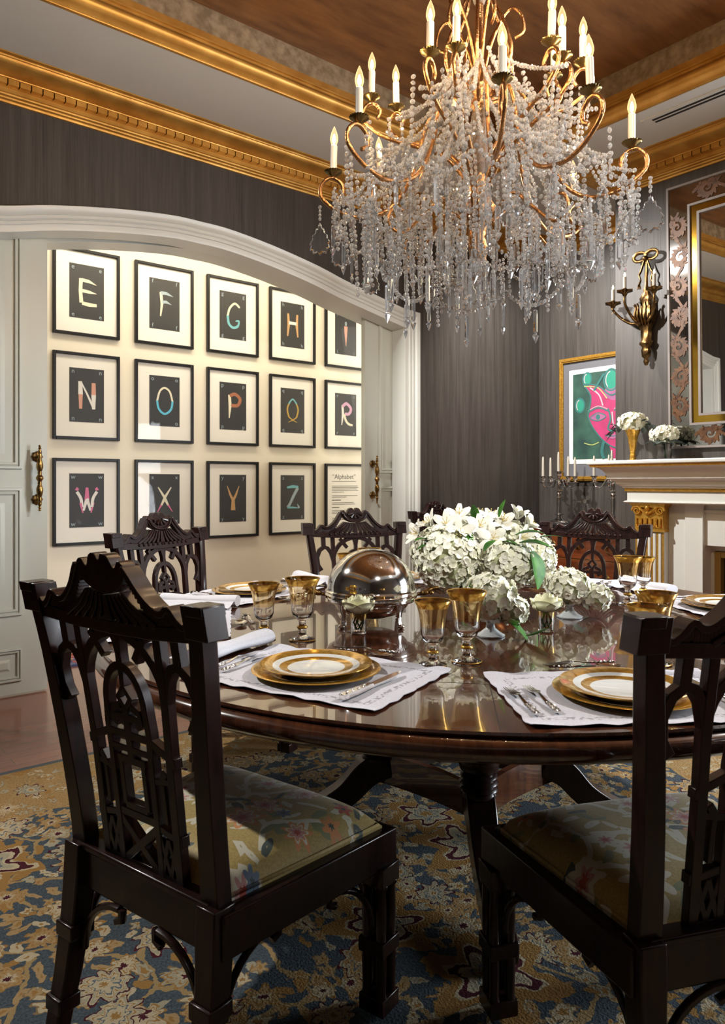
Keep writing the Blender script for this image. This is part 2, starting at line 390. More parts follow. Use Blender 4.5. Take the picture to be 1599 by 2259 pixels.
M['hallrug'] = m = mat('red_blue_hall_rug', (.3, .1, .1), .95); t = NT(m)
b0 = t.coord('Object'); v = t.n('ShaderNodeTexVoronoi', Scale=38.0); v.voronoi_dimensions = '2D'; t.l(b0, v.inputs['Vector'])
sc = t.n('ShaderNodeSeparateColor'); t.l(v.outputs['Color'], sc.inputs[0])
t.color(t.ramp(sc.outputs[0], [(0, (.05, .06, .14)), (.25, (.30, .04, .04)), (.5, (.42, .30, .18)), (.65, (.10, .12, .22)), (.85, (.35, .10, .08))], 'CONSTANT'))

# brocade seat
M['brocade'] = m = mat('gold_floral_brocade', (.3, .24, .1), .55, spec=.35); t = NT(m)
m.node_tree.nodes['Principled BSDF'].inputs['Sheen Weight'].default_value = .25
vec = t.coord('Object'); wn = t.noise(vec, 220, 2)
c = t.ramp(wn, [(.35, (.34, .24, .068)), (.65, (.44, .32, .10))])
IV = (.62, .58, .44); PK = (.50, .26, .24); RD = (.40, .07, .04); BL = (.12, .17, .24); DG = (.05, .07, .06); OR = (.58, .24, .08); GN = (.20, .22, .10)
ve = t.n('ShaderNodeTexVoronoi', Scale=6.0); ve.feature = 'DISTANCE_TO_EDGE'; ve.voronoi_dimensions = '2D'
dn = t.n('ShaderNodeTexNoise', Scale=7.0, Detail=1.0); t.l(vec, dn.inputs['Vector'])
dv = t.vmath('SCALE', t.vmath('SUBTRACT', dn.outputs['Color'], (.5, .5, .5)).outputs[0]); dv.inputs['Scale'].default_value = .10
wv = t.vmath('ADD', vec, dv.outputs[0]).outputs[0]; t.l(wv, ve.inputs['Vector'])
c = t.mix(t.math('MULTIPLY', t.math('LESS_THAN', ve.outputs['Distance'], .04), t.math('GREATER_THAN', dn.outputs[0], .44)), c, IV)
c = lay2(c, wv, 29, .028, 2, .56, [(0, .12, (.30, .26, .12))], [IV, IV, GN, IV, DG], wob=.05, squash=3.2)
c = lay2(c, t.vmath('ADD', vec, (.31, .12, 0)).outputs[0], 9.0, .034, 7, .42, [(0, .25, RD), (.25, .5, PK), (.6, .75, IV)], [PK, OR, IV, IV], wob=.28)
c = lay2(c, t.vmath('ADD', vec, (.11, .52, 0)).outputs[0], 11, .018, 6, .35, [(0, .3, DG)], [BL, RD, BL, OR], wob=.3)
t.color(c)

# plates and charger: rings by radius
def ringed(name, stops, ns=70, rough=.12):
    m = mat(name, (.8, .8, .78), rough, coat=.4, cr=.03); t = NT(m); v = t.coord('Object'); s_ = t.n('ShaderNodeSeparateXYZ'); t.l(v, s_.inputs[0])
    r = t.math('SQRT', t.math('ADD', t.math('MULTIPLY', s_.outputs[0], s_.outputs[0]), t.math('MULTIPLY', s_.outputs[1], s_.outputs[1])))
    r = t.math('MULTIPLY', r, 5.0)
    k = t.ramp(r, [(p*5, (q,)*3) for p, q in stops], 'CONSTANT'); nz = t.noise(v, ns, 3)
    gold = t.ramp(nz, [(.38, (.60, .30, .035)), (.62, (.84, .50, .09))])
    t.color(t.mix(k, (.76, .78, .76), gold)); sepk = t.n('ShaderNodeSeparateColor'); t.l(k, sepk.inputs[0]); t.l(t.math('MULTIPLY', sepk.outputs[0], .7), t.b.inputs['Metallic'])
    b = t.n('ShaderNodeBump', Strength=.12, Distance=.002); t.l(t.math('MULTIPLY', nz, sepk.outputs[0]), b.inputs['Height']); t.l(b.outputs[0], t.b.inputs['Normal'])
    return m
M['charger'] = ringed('gold_charger_glaze', [(0, 1), (.2, 1)])
M['plate'] = ringed('gold_banded_porcelain', [(0, 0), (.068, 1), (.088, 0), (.104, 1)])
# placemat linen with a pulled-thread band near the hem
M['mat'] = m = mat('white_placemat_linen', (.78, .78, .84), .85); t = NT(m)
v = t.coord('Object'); s_ = t.n('ShaderNodeSeparateXYZ'); t.l(v, s_.inputs[0])
dx = t.math('SUBTRACT', .19, t.math('ABSOLUTE', s_.outputs[0])); dy = t.math('SUBTRACT', .265, t.math('ABSOLUTE', s_.outputs[1])); d = t.math('MINIMUM', dx, dy)
vo = t.n('ShaderNodeTexVoronoi', Scale=95.0); vo.voronoi_dimensions = '2D'; t.l(v, vo.inputs['Vector'])
bandm = t.math('MULTIPLY', t.math('GREATER_THAN', d, .034), t.math('LESS_THAN', d, .049))
hole = t.math('MULTIPLY', bandm, t.math('GREATER_THAN', vo.outputs['Distance'], .46))
t.color(t.mix(hole, t.ramp(t.noise(v, 240, 2), [(.3, (.56, .56, .62)), (.7, (.66, .66, .72))]), (.34, .33, .36)))

# ================================================================ ROOM SHELL
YA = 4.347; XA = 5.679; XB = 4.785; YBR = 2.982; YF = .42; ZS = 3.47; ZT = 3.77; YH = 5.744
XL = -1.9; YR = -2.0
b = MB(); b.box(XL-.2, YR-.2, -.1, XA+.2, YH+.2, 0); struct(b.build('floor', M['floor'], ang=0))
DR = [(0, 0), (.2, .003), (.55, .042), (.94, .108), (1.18, .165), (1.4, .208), (1.91, .305)]
def drop(dx):
    dx = min(abs(dx), 1.91)
    for (a, p), (b_, q) in zip(DR, DR[1:]):
        if dx <= b_: return p+(q-p)*(dx-a)/(b_-a)
    return DR[-1][1]
_dr = sm([(a, b_) for a, b_ in DR], 8)
def drop(dx):
    dx = min(abs(dx), 1.91)
    for (a, p), (b_, q) in zip(_dr, _dr[1:]):
        if dx <= b_: return p+(q-p)*(dx-a)/(b_-a+1e-9)
    return .305
X0 = 2.15; XI = 1.80                                  # arch centre line, half width of the clear opening
def zin(x, x0=X0, base=2.775): return base-drop((x-x0)*1.91/1.80)
NA = 48
xs = [X0-XI+2*XI*i/NA for i in range(NA+1)]
def arched_slab(name, y0, y1, ztop, x0, base, mats, ymax=None):
    b = MB(); xs_ = [x0-XI+2*XI*i/NA for i in range(NA+1)]
    b.box(XL-.2, y0, 0, x0-XI, y1, ztop); b.box(x0+XI, y0, 0, XA+.2, y1, ztop)
    for a, c_ in zip(xs_, xs_[1:]):
        za, zc = zin(a, x0, base), zin(c_, x0, base)
        b.add([(a, y0, za), (c_, y0, zc), (c_, y0, ztop), (a, y0, ztop), (a, y1, za), (c_, y1, zc), (c_, y1, ztop), (a, y1, ztop)],
              [(0, 1, 2, 3), (7, 6, 5, 4), (4, 5, 1, 0), (3, 2, 6, 7)])
    return struct(b.build(name, mats, ang=0))
arched_slab('wall_arch', YA, 4.488, 3.9, X0, 2.775, M['wall'])
X1 = 2.30
arched_slab('wall_hall_side', 4.575, 4.74, 3.9, X1, 2.80, M['hallwall'])
def arch_band(mb, prof, x0, base):                   # prof: (outward offset from the opening, y) swept round jambs and arch
    pth = [(x0-XI, 0, 1, 0)]
    xs_ = [x0-XI+2*XI*i/NA for i in range(NA+1)]
    for i, x in enumerate(xs_):
        z = zin(x, x0, base); e = .001; sl = (zin(x+e, x0, base)-zin(x-e, x0, base))/(2*e); L = math.hypot(1, sl)
        nx, nz = sl/L, -1/L
        if i == 0: nx, nz = 1, -1.0
        if i == NA: nx, nz = -1, -1.0
        pth.append((x, z, nx, nz))
    pth.append((x0+XI, 0, -1, 0)); V = []; F = []; k = len(prof)
    for x, z, nx, nz in pth:
        for o_, y in prof: V.append((x-nx*o_, y, z-nz*o_))
    for i in range(len(pth)-1):
        for q in range(k-1): F.append((i*k+q, (i+1)*k+q, (i+1)*k+q+1, i*k+q+1))
    mb.add(V, F)
b = MB()
arch_band(b, [(-.004, 4.496), (-.004, YA-.012), (.012, YA-.016), (.03, YA-.016), (.034, YA-.026), (.05, YA-.026), (.055, YA-.018), (.062, YA-.03), (.078, YA-.03), (.084, YA-.022), (.09, YA-.036), (.105, YA-.046), (.125, YA-.05), (.13, YA-.04), (.132, YA+.004)], X0, 2.775)
struct(b.build('trim_1', M['white'], ang=35))
b = MB(); arch_band(b, [(.004, 4.572), (-.002, 4.572), (-.002, 4.76), (.06, 4.765), (.06, 4.735)], X1, 2.80); struct(b.build('trim_2', M['white'], ang=35))
b = MB(); b.box(XL-.2, YH, 0, XA+.2, YH+.15, 3.9); struct(b.build('wall_hall', M['hallwall'], ang=0))
b = MB(); b.box(-.9, 4.74, 0, -.8, YH, 3.9); b.box(XA-.05, 4.74, 0, XA, YH, 3.9); struct(b.build('wall_hall_end', M['hallwall'], ang=0))
b = MB(); b.box(-.9, 4.74, 3.55, XA, YH, 3.6); struct(b.build('ceiling_hall', M['hallwall'], ang=0))
b = MB(); b.box(-.8, YH-.018, 0, XA-.05, YH, .15); b.box(-.8, YH-.024, .15, XA-.05, YH, .165); b.box(-.8, YH-.03, 0, XA-.05, YH, .03); struct(b.build('baseboard_hall', M['white'], ang=0, bevel=.004))
b = MB(); b.box(XA, YR, 0, XA+.2, -1.65, 3.9); b.box(XA, -.15, 0, XA+.2, YA, 3.9); b.box(XA, -1.65, 0, XA+.2, -.15, .7); b.box(XA, -1.65, 2.45, XA+.2, -.15, 3.9)
struct(b.build('wall_fireplace', M['wall'], ang=0))
b = MB(); b.box(XL-.2, YR-.2, 0, XL, YA, 3.9); struct(b.build('wall_left', M['wall'], ang=0))
b = MB(); b.box(XL, YR-.2, 0, XA, YR, 3.9); struct(b.build('wall_rear', M['wall'], ang=0))
# window in the side wall beyond the breast (out of frame, seen only in reflections)
b = MB()
for y in (-1.65, -1.15, -.65, -.19): b.box(XA+.05, y, .7, XA+.10, y+.04, 2.45)
for z in (.7, 1.28, 1.86, 2.41): b.box(XA+.05, -1.65, z, XA+.10, -.15, z+.04)
b.box(XA-.03, -1.78, .6, XA, -1.65, 2.58); b.box(XA-.03, -.15, .6, XA, -.02, 2.58); b.box(XA-.03, -1.65, 2.45, XA, -.15, 2.58); b.box(XA-.08, -1.8, .64, XA, 0, .7)
struct(b.build('window_1', M['white'], ang=0))
# chimney breast with the firebox opening
YC = 1.70
b = MB(); b.box(XB, YF, 0, XA, YBR, 3.9)
struct(b.build('wall_chimney_breast', M['wall'], ang=0))
# ceiling: soffit ring, tray riser, tray top
XT0, XT1, YT0, YT1 = -.9, 4.067, -.9, 3.565
b = MB(); b.box(XL, YT1, ZS, XA, YA, ZS+.05); b.box(XL, YR, ZS, XA, YT0, ZS+.05); b.box(XL, YT0, ZS, XT0, YT1, ZS+.05); b.box(XT1, YT0, ZS, XA, YT1, ZS+.05)
struct(b.build('ceiling_soffit', M['soffit'], ang=0))
b = MB(); b.box(XT0-.1, YT0-.1, ZT, XT1+.1, YT1+.1, ZT+.08); struct(b.build('ceiling', M['ceil'], ang=0))
def sweep(mb, path, prof, closed=False, side=1):     # prof (inward, z); inward is to the right of travel
    k = len(path); n = len(prof); V = []; F = []
    for i in range(k):
        p = Vector(path[i])
        def nrm(a, c): d = (Vector(c)-Vector(a)).normalized(); return Vector((d.y, -d.x))*side
        if closed or 0 < i < k-1:
            n1 = nrm(path[i-1], path[i]); n2 = nrm(path[i], path[(i+1) % k]); mm = (n1+n2); mm = mm/max(mm.dot(n1), .2)
        elif i == 0: mm = nrm(path[0], path[1])
        else: mm = nrm(path[-2], path[-1])
        for o_, z in prof: q = p+mm*o_; V.append((q.x, q.y, z))
    for i in range(k if closed else k-1):
        j = (i+1) % k
        for q in range(n-1): F.append((i*n+q, j*n+q, j*n+q+1, i*n+q+1))
    mb.add(V, F)
tray = [(XT0, YT1), (XT1, YT1), (XT1, YT0), (XT0, YT0)]
rl = [(.045+.05*math.cos(a), 3.522-.052*math.cos(a*0)+.05*math.sin(a)) for a in ()]
b = MB(); sweep(b, tray, [(-.02, ZS-.002), (.004, ZS-.006)]+[(.012+.042*math.sin(PI*i/8), 3.478+.085*(i/8)) for i in range(9)]+[(.012, 3.568), (.006, 3.572), (.006, 3.58), (.014, 3.583), (.014, 3.592), (.004, 3.596)], True)
struct(b.build('trim_3', M['gold'], ang=50))
b = MB(); sweep(b, tray, [(.004, 3.594), (.004, 3.632)], True); struct(b.build('trim_4', M['redgold'], ang=0))
b = MB(); sweep(b, tray, [(0, 3.63), (0, ZT+.01)], True); struct(b.build('trim_5', M['plaster'], ang=0))
# dentilled gilded cornice
cpath = [(XL, YR), (XL, YA), (XA, YA), (XA, YBR), (XB, YBR), (XB, YF), (XA, YF), (XA, YR)]
cprof = [(0, 3.306), (.012, 3.306), (.016, 3.312), (.016, 3.318), (.024, 3.320), (.028, 3.326), (.028, 3.332), (.036, 3.334), (.040, 3.340), (.040, 3.346), (.046, 3.348), (.046, 3.372), (.052, 3.374), (.052, 3.404),
         (.088, 3.406), (.090, 3.411), (.098, 3.413)]+[(.10+.105*math.sin(PI/2*i/8), 3.453-.04*math.cos(PI/2*i/8)) for i in range(9)]+[(.212, 3.454), (.214, 3.461), (.237, 3.463), (.237, ZS)]
b = MB(); sweep(b, cpath, cprof)
for i in range(len(cpath)-1):
    p, q = Vector(cpath[i]), Vector(cpath[i+1]); d = (q-p); L = d.length; d.normalize(); n = Vector((d.y, -d.x))
    vis = i in (1, 2, 3, 4)
    nd = int(L/(.06 if vis else .06)); 
    for j in range(nd):
        s0 = (j+.5)*L/nd
        if vis: 
            c0 = p+d*(s0-.0268); c1 = p+d*(s0+.0268); P4 = [c0+n*.05, c1+n*.05, c1+n*.084, c0+n*.084]
            b.add([(u.x, u.y, z) for z in (3.376, 3.405) for u in P4], [(0, 1, 2, 3), (4, 7, 6, 5), (0, 4, 5, 1), (1, 5, 6, 2), (2, 6, 7, 3), (3, 7, 4, 0)])
struct(b.build('trim_6', M['gold'], ang=45))
# slot air vent in the soffit
v = thing('air_vent', 'white double-slot air vent set in the ceiling soffit', 'vent', (4.245, 1.5, ZS-.004))
b = MB(); b.box(-.055, -.94, -.004, .055, .94, .004); b.build('frame', M['soffit'], v, 0)
for x in (-.018, .018): b = MB(); b.box(x-.009, -.88, -.006, x+.009, .88, -.003); b.build('slot', M['dark'], v, 0)
# baseboard of the dark walls
b = MB(); b.box(XA-.02, YBR, 0, XA, YA, .16); b.box(4.09, YA-.02, 0, XA-.02, YA, .16); struct(b.build('baseboard_corner', M['wall'], ang=0))

# ---------------------------------------------------------------- sliding doors
def raised(mb, x0, x1, z0, z1, y):
    R = [(0, 0), (.004, -.016), (.016, -.018), (.020, -.006), (.028, -.014), (.038, -.012), (.042, .0135), (.058, .0135), (.11, -.008), (.118, -.008)]
    V = []; F = []
    k_ = min(1, (min(x1-x0, z1-z0)/2-.012)/.118)
    for ins, dp in R:
        ins *= k_; V += [(x0+ins, y+dp, z0+ins), (x1-ins, y+dp, z0+ins), (x1-ins, y+dp, z1-ins), (x0+ins, y+dp, z1-ins)]
    for i in range(len(R)-1):
        for q in range(4): F.append((i*4+q, i*4+(q+1) % 4, (i+1)*4+(q+1) % 4, (i+1)*4+q))
    k = len(R)-1; F.append((k*4, k*4+1, k*4+2, k*4+3)); mb.add(V, F)
def pull_mb():
    b = MB(); pr = []
    for z, r in [(-.192, 0), (-.190, .006), (-.184, .008), (-.178, .005), (-.172, .009), (-.165, .006), (-.155, .010), (-.145, .012), (-.14, .008), (-.125, .012), (-.115, .009), (-.105, .012), (-.095, .015), (-.078, .019), (-.06, .019), (-.045, .014), (-.038, .010), (-.03, .013), (-.022, .010), (-.014, .014), (-.006, .020), (0, .021)]:
        pr.append((r, z))
    pr += [(r, -z) for r, z in reversed(pr[:-1])]
    b.lathe(pr, 14, T(0, -.06, 0))
    for z in (-.125, .125):
        b.tube([(0, -.06, z), (0, -.008, z)], .007, 8)
    return b
def rosette_mb(z):
    b = MB(); b.lathe([(0, 0), (.03, .002), (.03, .006), (.02, .012), (.012, .012), (0, .016)], 24, T(0, -.002, z) @ RX(PI/2), mod=lambda a, q: 1+.12*math.cos(8*a)); return b
def door(name, xa, xb, lead, hx):
    b = MB(); y0, y1 = 4.508, 4.553
    b.box(xa, y0, .012, xb, y1, 2.86); b.f = b.f  # slab
    b2 = b; s = .14
    pa, pb = (xa+s if lead == 0 else xa+s), xb-s
    for z0, z1 in ((.085, .275), (.46, 1.195), (1.30, 2.74)): raised(b, pa, pb, z0, z1, y0-.001)
    d = b.build(name, M['door'], ang=30); struct(d)
    p = pull_mb().build('door_pull', M['brass'], d, 50, loc=(hx, y0, 1.25))
    for z in (-.125, .125): rosette_mb(z).build('rosette', M['brass'], p, 40)
door('door_1', .02, 1.258, 1, 1.20)
door('door_2', 3.668, 4.9, 0, 3.745)
# hall rug
b = MB(); b.box(.2, 4.98, 0, 4.6, 5.6, .012); tag(b.build('hall_rug', M['hallrug'], ang=0), 'red and blue patterned rug on the hallway floor under the prints', 'rug')
# dining rug
b = MB(); b.box(-1.2, -.6, 0, 3.6, 3.314, .012); tag(b.build('dining_rug', M['rug'], ang=0), 'large blue and gold oriental rug under the dining table', 'rug')
# ================================================================ HALL PRINTS
_tc = {}
def text_geo(s_):
    if s_ not in _tc:
        cu = bpy.data.curves.new('tx', 'FONT'); cu.body = s_; cu.size = 1; cu.align_x = 'CENTER'; cu.align_y = 'CENTER'; cu.resolution_u = 3
        ob = bpy.data.objects.new('tx', cu); COL.objects.link(ob); dg = bpy.context.evaluated_depsgraph_get(); dg.update()
        me = bpy.data.meshes.new_from_object(ob.evaluated_get(dg)); _tc[s_] = ([tuple(v.co) for v in me.vertices], [tuple(p.vertices) for p in me.polygons])
        bpy.data.objects.remove(ob); bpy.data.curves.remove(cu); bpy.data.meshes.remove(me)
    return _tc[s_]
def text(mb, s_, size, cx, cz, y):
    V, F = text_geo(s_); mb.add([(cx+x*size, y, cz+q*size) for x, q, _ in V], F)
PC = {}
def pm(name, col):
    if name not in PC: PC[name] = mat('print_ink_'+name, col, .6)
    return PC[name]
CR = pm('cream', (.72, .68, .52)); WHT = pm('white', (.74, .72, .68)); PNK = pm('pink', (.62, .16, .30)); TN = pm('tan', (.55, .33, .14)); TL = pm('teal', (.16, .45, .50))
CY = pm('cyan', (.10, .48, .66)); LIL = pm('lilac', (.58, .34, .48)); RUS = pm('rust', (.36, .13, .06)); GLD = pm('ochre', (.50, .33, .06)); SK = pm('flesh', (.62, .32, .24)); GRB = pm('greyblue', (.33, .42, .46)); MRN = pm('wine', (.30, .05, .08))
def A_(*a): return arc(*a)
LET = {
 'E': ([CR], [(0, [(.20, .95), (.17, .5), (.22, .08)], [.16, .15, .17]), (0, [(.22, .90), (.6, .88), (1.0, .78)], [.16, .14, .01]), (0, [(.22, .52), (.6, .50), (1.0, .47)], [.15, .14, .01]), (0, [(.25, .07), (.6, .04), (1.0, .05)], [.15, .17, .13])]),
 'F': ([CR, GRB], [(0, [(.28, .95), (.34, .5), (.26, .03)], [.14, .13, .06]), (1, [(.26, .92), (.6, .93), (1.0, .84)], [.16, .15, .01]), (1, [(.36, .58), (.6, .60), (.9, .52)], [.15, .13, .01])]),
 'G': ([CR, TL], [(0, sm([(.95, .85), (.62, 1.0), (.28, .78), (.14, .45)], 5), [.03]+[.11]*14+[.13]), (1, sm([(.14, .47), (.22, .14), (.52, .0), (.82, .10), (.88, .30), (.66, .28)], 5), [.13]*16+[.09]*8+[.05]*2)]),
 'H': ([TN, WHT], [(0, [(.16, .98), (.20, .5), (.12, .0)], [.12, .16, .08]), (0, [(.84, .98), (.80, .5), (.88, .0)], [.12, .16, .08]), (1, [(.22, .58), (.78, .58)], [.16, .16])]),
 'I': ([SK, GRB], [(0, [(.5, .80), (.5, .5), (.52, .0)], [.26, .20, .03]), (1, A_(.5, .90, .07, .07, 0, 360), .06)]),
 'N': ([WHT, SK], [(0, [(.16, .98), (.18, .5)], [.16, .20]), (1, [(.18, .52), (.18, .0)], [.18, .13]), (0, [(.22, .93), (.5, .55), (.82, .06)], [.06, .08, .10]), (1, [(.84, .95), (.84, .5)], [.17, .2]), (0, [(.84, .52), (.84, .0)], [.20, .14])]),
 'O': ([CR, CY], [(0, sm([(.06, .48), (.22, .86), (.5, 1.0), (.80, .86), (.96, .48)], 5), [.09]*21), (1, sm([(.96, .50), (.86, .18), (.5, .0), (.16, .18), (.06, .50)], 5), [.10]*21)]),
 'P': ([CR, RUS], [(0, [(.26, .95), (.30, .5), (.24, .0)], [.15, .17, .05]), (1, sm([(.28, .90), (.62, .99), (.96, .80), (.80, .54), (.36, .52)], 5), [.14]+[.17]*19+[.05])]),
 'Q': ([GLD, TL], [(0, sm([(.22, .2), (.10, .55), (.28, .86)], 6), [.09]*13), (0, sm([(.78, .2), (.90, .55), (.72, .86)], 6), [.09]*13), (1, sm([(.2, .78), (.5, .99), (.8, .78)], 6), [.08]*13), (0, [(.22, .2), (.5, .08), (.84, -.02)], [.07, .06, .02]), (0, [(.78, .2), (.5, .08), (.16, -.02)], [.07, .06, .02])]),
 'R': ([WHT, LIL, CR], [(0, [(.22, .92), (.26, .5), (.16, .0)], [.14, .16, .05]), (1, sm([(.2, .84), (.55, 1.0), (.92, .78), (.76, .54), (.4, .52)], 5), [.14]+[.17]*19+[.1]), (2, sm([(.36, .50), (.50, .22), (.75, .06), (1.08, .02)], 5), [.14]*12+[.12]*3+[.03])]),
 'W': ([PNK, WHT], [(0, [(.06, .92), (.16, .86)], [.16, .10]), (1, sm([(.10, .80), (.26, .55), (.30, .25)], 5), [.13]*11), (0, [(.24, .40), (.34, .04)], [.10, .05]), (1, [(.36, .12), (.5, .55)], [.09, .15]), (0, [(.5, .95), (.5, .5)], [.12, .22]), (1, [(.5, .55), (.64, .12)], [.15, .09]), (0, [(.76, .40), (.66, .04)], [.10, .05]), (1, sm([(.90, .80), (.74, .55), (.70, .25)], 5), [.13]*11), (0, [(.94, .92), (.84, .86)], [.16, .10])]),
 'X': ([CR, PNK], [(0, [(.12, .95), (.5, .55), (.5, .45)], [.05, .13, .15]), (0, [(.88, .95), (.5, .55), (.5, .45)], [.05, .13, .15]), (0, [(.48, .5), (.30, .25)], [.14, .09]), (1, [(.30, .27), (.08, .0)], [.09, .03]), (0, [(.52, .5), (.70, .25)], [.14, .09]), (1, [(.70, .27), (.95, .0)], [.09, .03])]),
 'Y': ([TN], [(0, [(.10, 1.0), (.32, .62), (.5, .40)], [.03, .12, .14]), (0, [(.90, 1.0), (.68, .62), (.5, .40)], [.03, .12, .14]), (0, [(.5, .45), (.5, .0)], [.16, .26])]),
 'Z': ([GRB, TL], [(1, [(.08, .92), (.5, .96), (.92, .94)], [.10, .16, .12]), (0, sm([(.88, .90), (.56, .55), (.30, .22), (.12, .06)], 5), [.17]*8+[.15]*8), (1, [(.10, .05), (.5, .05), (.98, .02)], [.10, .10, .03]), (0, [(.84, .20), (.98, .02)], [.03, .14])]),
}
COLX = [1.891, 2.525, 3.162, 3.790, 4.418]; ROWZ = [2.688, 1.889, 1.078]
def frame_parts(b, w, h, d0, d1, t):
    b.box(-w, d0, -h, -w+t, d1, h); b.box(w-t, d0, -h, w, d1, h); b.box(-w+t, d0, -h, w-t, d1, -h+t); b.box(-w+t, d0, h-t, w-t, d1, h)
DESC = {'E': 'a cream wing-barred letter E', 'F': 'a cream and grey feathered letter F', 'G': 'a cream and teal curled letter G', 'H': 'a tan letter H with white bar', 'I': 'a slim tan letter I', 'N': 'a white and flesh letter N',
 'O': 'a cream and cyan letter O', 'P': 'a letter P with rust bowl', 'Q': 'a gold oval letter Q', 'R': 'a white letter R with lilac bowl', 'W': 'a pink and white letter W', 'X': 'a pale letter X with pink feet', 'Y': 'a tan letter Y', 'Z': 'a grey-blue letter Z'}
def print_frame(L, cx, cz):
    p = thing('framed_print', 'black-framed print of '+DESC[L]+' on black', 'picture', (cx, YH, cz), 0, 'framed letter prints on the hall wall')
    w, h = .255, .334
    b = MB(); frame_parts(b, w, h, -.032, -.003, .023); b.build('frame', M['black'], p, 0, bevel=.003)
    b = MB(); b.box(-w+.015, -.014, -h+.015, w-.015, -.006, h-.015); b.build('mount', M['mount'], p, 0)
    b = MB(); b.box(-.132, -.0155, -.198, .132, -.0142, .217); b.build('print_sheet', M['print'], p, 0)
    mats, st = LET[L]; b = MB(); W_, H_ = (.115, .245) if L == 'I' else (.150, .215)
    if L == 'W': W_ = .19
    for k, (mi, pts, wd) in enumerate(st):
        b.mi = mi
        if L == 'I': wd = [q*.95 for q in wd] if isinstance(wd, list) else wd*.95; 
        if isinstance(wd, (list, tuple)) and len(wd) != len(pts): wd = [wd[min(int(i*len(wd)/len(pts)), len(wd)-1)] for i in range(len(pts))]
        wd = [q*.175 for q in wd] if isinstance(wd, (list, tuple)) else wd*.175
        pp = [((u-.5)*W_, (v_-.5)*H_+.012) for u, v_ in pts]
        b.ribbon(pp, wd, .0008, lambda u, v_, d, k=k: (u, -.0162-.0002*k+d*.5, v_))
    b.build('letter', mats, p, 0)
    b = MB()
    for sx_ in (-1, 1):
        for z in (.190, -.172): text(b, L.lower(), .048, sx_*.104, z, -.0160)
    b.build('corner_letters', GRB, p, 0)
    b = MB(); b.box(-w+.018, -.022, -h+.018, w-.018, -.0205, h-.018); b.build('glass', M['pane'], p, 0)
for r, row in enumerate(('EFGHI', 'NOPQR', 'WXYZ')):
    for q, L in enumerate(row): print_frame(L, COLX[q], ROWZ[r])
p = thing('framed_text_panel', 'black-framed white text panel headed Alphabet beside the sliding door', 'picture', (COLX[4], YH, ROWZ[2]))
b = MB(); frame_parts(b, .255, .334, -.032, -.003, .023); b.build('frame', M['black'], p, 0, bevel=.003)
b = MB(); b.box(-.24, -.014, -.32, .24, -.006, .32); b.build('sheet', M['mount'], p, 0)
b = MB(); text(b, '\u201cAlphabet\u201d', .066, -.02, .205, -.0145); b.build('heading', M['print'], p, 0)
b = MB()
for i, (z, w_) in enumerate([(.16, .30), (.115, .32), (.10, .33), (.085, .31), (.07, .33), (.055, .15), (.02, .32), (.006, .18), (-.05, .27), (-.065, .29), (-.125, .26), (-.14, .30), (-.155, .2), (-.2, .28), (-.215, .25)]): b.box(-.17, -.0148, z-.003, -.17+w_, -.0143, z+.002)
b.build('text_lines', M['ink'], p, 0)
b = MB(); b.box(-.17, -.0148, -.028, -.06, -.0143, -.02); b.box(-.17, -.0148, -.1, -.08, -.0143, -.092); b.build('bold_lines', M['print'], p, 0)
b = MB(); b.box(-.237, -.022, -.316, .237, -.0205, .316); b.build('glass', M['pane'], p, 0)

# ================================================================ FIREPLACE WALL  (local x runs along -Y of the room, local -y faces the room, so rz = -90)
def facing(name, label, cat, X, Y, Z_, group=None): return thing(name, label, cat, (X, Y, Z_), -PI/2, group)
# mantelpiece : local x = YC - Y
mp = facing('mantelpiece', 'white and gilt fireplace mantelpiece with fluted pilasters', 'fireplace', XB, YC, 0)
HW = 1.05; D0 = -.34
def slab(b, hw, y0, z0, z1): b.box(-hw, y0, z0, hw, 0, z1)
# each moulding is a stack whose half width and depth grow together
def stack(b, prof):           # prof: (projection from lintel face, z)
    V = []; F = []
    for o_, z in prof: V += [(-HW-o_, 0, z), (-HW-o_, D0+.11-o_, z), (HW+o_, D0+.11-o_, z), (HW+o_, 0, z)]
    for i in range(len(prof)-1):
        for q in range(3): F.append((i*4+q, i*4+q+1, (i+1)*4+q+1, (i+1)*4+q))
    k = len(prof)-1; F.append((k*4, k*4+1, k*4+2, k*4+3)); F.append((3, 2, 1, 0)); b.add(V, F)
b = MB(); stack(b, [(.012, 1.085), (.020, 1.092), (.012, 1.10), (0, 1.104), (0, 1.165)]); b.build('lintel', M['white'], mp, 30)
b = MB(); stack(b, [(.012, 1.165), (.014, 1.186)]); b.build('lower_gilt_strip', M['gilt'], mp, 30)
b = MB(); stack(b, [(.018, 1.186), (.024, 1.192), (.024, 1.197), (.032, 1.199), (.036, 1.204), (.05, 1.212), (.056, 1.226), (.056, 1.230), (.066, 1.232), (.072, 1.240), (.085, 1.244), (.090, 1.250)]+[(.095+.075*(1-math.cos(PI/2*i/6)), 1.252+.078*math.sin(PI/2*i/6)) for i in range(7)]); b.build('cornice_moulding', M['white'], mp, 30)
b = MB(); stack(b, [(.176, 1.330), (.180, 1.347)]); b.build('upper_gilt_strip', M['gilt'], mp, 30)
b = MB(); stack(b, [(.188, 1.347), (.192, 1.352), (.192, 1.365), (.186, 1.372)]); b.build('shelf', M['white'], mp, 30)
